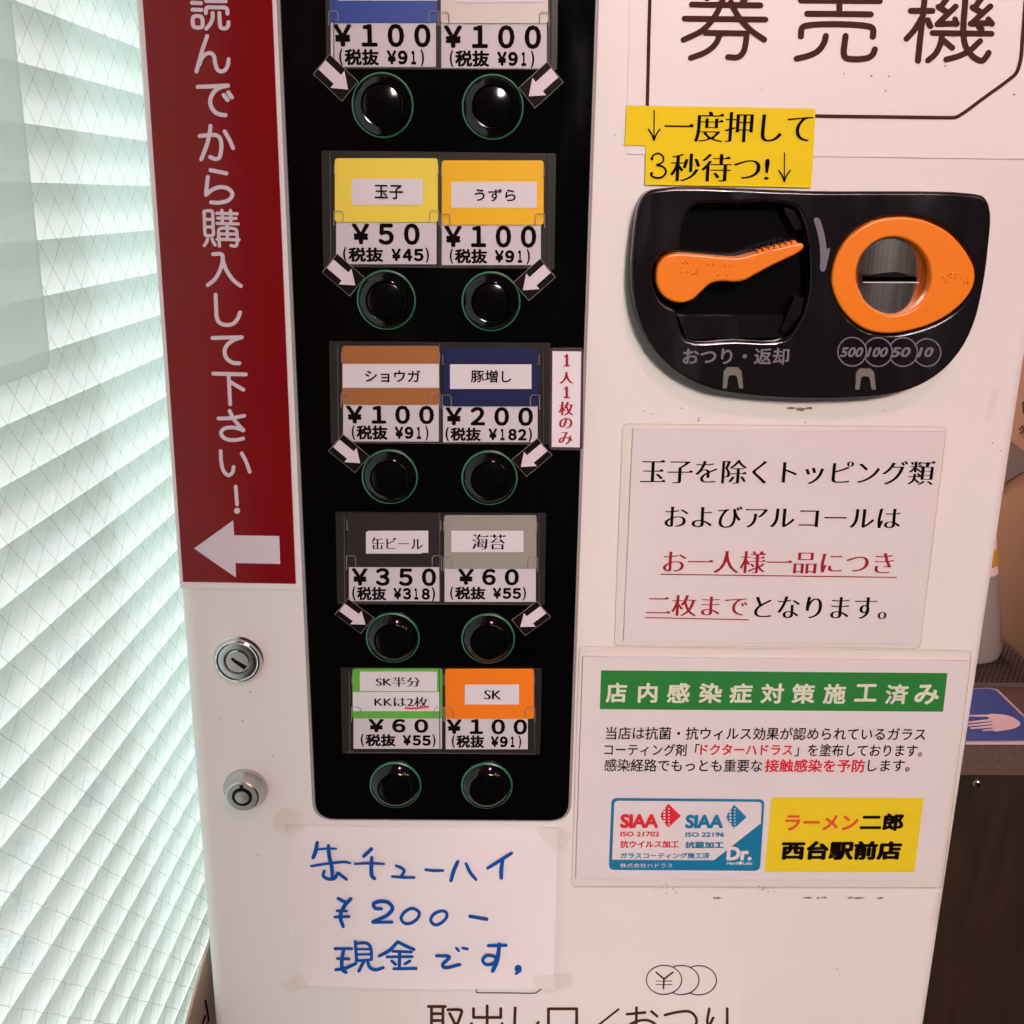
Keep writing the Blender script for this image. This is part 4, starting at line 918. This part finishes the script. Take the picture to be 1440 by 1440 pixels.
for w, L in ((32, [(257, 476), (350, 488), (478, 488)]), (44, [(665, 375), (610, 500), (578, 615)]), (38, [(768, 400), (820, 510), (895, 602)]), (40, [(1345, 268), (1200, 360), (1042, 458)]), (44, [(1232, 355), (1215, 480), (1215, 582)])):
    stroke(mb, zb_.pts(L), w/9*1.16, YI, taper=.15)
zc_ = Zoom(450, 1250, 5.538)
for w, L in ((24, [(140, 74), (165, 88), (192, 100)]), (27, [(240, 78), (192, 130), (158, 215), (180, 292)]), (20, [(132, 171), (208, 174)]), (22, [(114, 220), (228, 216)]), (26, [(478, 155), (430, 150), (417, 118), (460, 99), (530, 105), (565, 150), (530, 200), (412, 256)]), (24, [(412, 260), (560, 259)]),
             (27, [(1168, 214), (1298, 236)]), (22, [(117, 466), (248, 466)]), (26, [(185, 470), (170, 560), (176, 630), (202, 650)]), (22, [(136, 543), (225, 547)]), (24, [(122, 630), (190, 620), (278, 582)]), (25, [(275, 412), (285, 560)]), (22, [(285, 425), (368, 425), (395, 460), (402, 550)]), (18, [(290, 470), (385, 470)]), (18, [(290, 512), (390, 510)]), (20, [(280, 560), (400, 552)]), (26, [(340, 566), (302, 640)]), (25, [(370, 560), (388, 610), (430, 630), (492, 613)]),
             (25, [(605, 412), (540, 480), (462, 522)]), (24, [(605, 412), (672, 446), (732, 472)]), (22, [(568, 486), (712, 492)]), (22, [(522, 530), (718, 528)]), (27, [(620, 492), (618, 618)]), (24, [(560, 562), (588, 588)]), (24, [(700, 562), (662, 584)]), (24, [(575, 622), (748, 620)]),
             (25, [(908, 521), (1008, 530), (955, 592), (970, 612), (1088, 590)]), (22, [(1062, 462), (1080, 482)]), (22, [(1112, 461), (1148, 468)]), (24, [(1312, 443), (1450, 440)]), (28, [(1397, 432), (1380, 560), (1345, 640)])):
    stroke(mb, zc_.pts(L), w/5.538*1.16, YI, taper=.12)
for L in ([(720, 152), (655, 185), (632, 232), (660, 268), (712, 265), (765, 222), (772, 182)], [(945, 172), (885, 200), (862, 245), (895, 280), (945, 265), (988, 212), (977, 178)], [(1362, 530), (1300, 520), (1267, 555), (1292, 588), (1350, 580), (1372, 548)]):
    stroke(mb, zc_.pts(L), 25/5.538, YI, True)
disc(mb, ZH(1125, 581), 12/2.4, YI); stroke(mb, ZH.pts([(1132, 588), (1118, 598)]), 4, YI)
mb.build('handwriting', M['bluepen'], npap)
for q in ([(1180, 108), (1252, 100), (1310, 130), (1282, 178), (1246, 186)], [(1172, 606), (1310, 596), (1306, 640), (1230, 668), (1182, 640)], [(332, 96), (405, 92), (398, 118), (350, 140)], [(318, 640), (388, 592), (420, 640), (360, 662)]):
    flat(MB(), ZH.pts(q), -.0031).build('tape', M['tape'], e)

# outlet sticker at the bottom
e = thing('outlet_sticker', tuple(at(820, 1440)), 'white sticker with a coin picture and dark writing at the bottom', 'sign')
sheet('sticker_sheet', [(585, 1385), (586, 1346), (1047.5, 1343), (1036, 1500), (592, 1500)][1:], -.0004, .0003, M['sticker'], e)
mb = MB(); YO = -.0006
zo = Zoom(590, 1380, 6.26)
strokes(mb, zo, 26, [[(78, 222), (226, 222)], [(105, 222), (105, 560)], [(205, 222), (205, 600)], [(110, 285), (200, 285)], [(110, 345), (200, 345)], [(75, 490), (235, 470)], [(250, 250), (350, 250), (370, 258), (355, 320), (300, 440), (225, 560)], [(265, 282), (310, 370), (400, 540)], [(475, 240), (475, 318)], [(475, 318), (715, 318)], [(715, 318), (715, 240)], [(595, 216), (595, 500)], [(458, 372), (458, 500)], [(728, 372), (728, 500)], [(458, 500), (728, 500)], [(842, 233), (840, 420), (870, 520), (960, 500), (1045, 360)], [(1135, 540), (1135, 242)], [(1135, 242), (1383, 242)], [(1383, 242), (1383, 540)], [(1135, 540), (1383, 540)]], YO)
stroke(mb, zo.pts([(498, 30), (499, 88)]), 1.5, YO); stroke(mb, zo.pts([(499, 86), (501, 98), (515, 100), (760, 102), (1000, 104), (1022, 101), (1062, 74), (1110, 40)]), 1.5, YO)
zp = Zoom(810, 1340, 5.76)
strokes(mb, zp, 22, [[(412, 497), (560, 483)], [(490, 442), (485, 600), (470, 690), (415, 680), (430, 590), (500, 552), (590, 548), (650, 590), (640, 670), (590, 700)], [(612, 474), (658, 514)], [(720, 503), (850, 476), (930, 480), (975, 535), (955, 620), (870, 690)], [(1080, 452), (1064, 560), (1075, 590), (1112, 525)], [(1225, 452), (1222, 590), (1190, 700)]], YO)
stroke(mb, zp.pts([(345, 457), (60, 680)]), 3.0, YO, smooth=False)
ring(mb, zp(713, 218), 143/5.76, 1.5, YO, ry=118/5.76); ring(mb, zp(853, 220), 143/5.76, 1.5, YO, -118, 118, 118/5.76); ring(mb, zp(995, 222), 143/5.76, 1.5, YO, -118, 118, 118/5.76)
for L, w in (([(650, 158), (713, 212)], 2.4), ([(785, 157), (713, 212)], 2.4), ([(713, 212), (708, 290)], 2.2), ([(648, 228), (777, 228)], 1.0), ([(645, 257), (775, 257)], 1.0)): stroke(mb, zp.pts(L), w, YO, smooth=False)
mb.build('dark_lettering', M['brownink'], e)
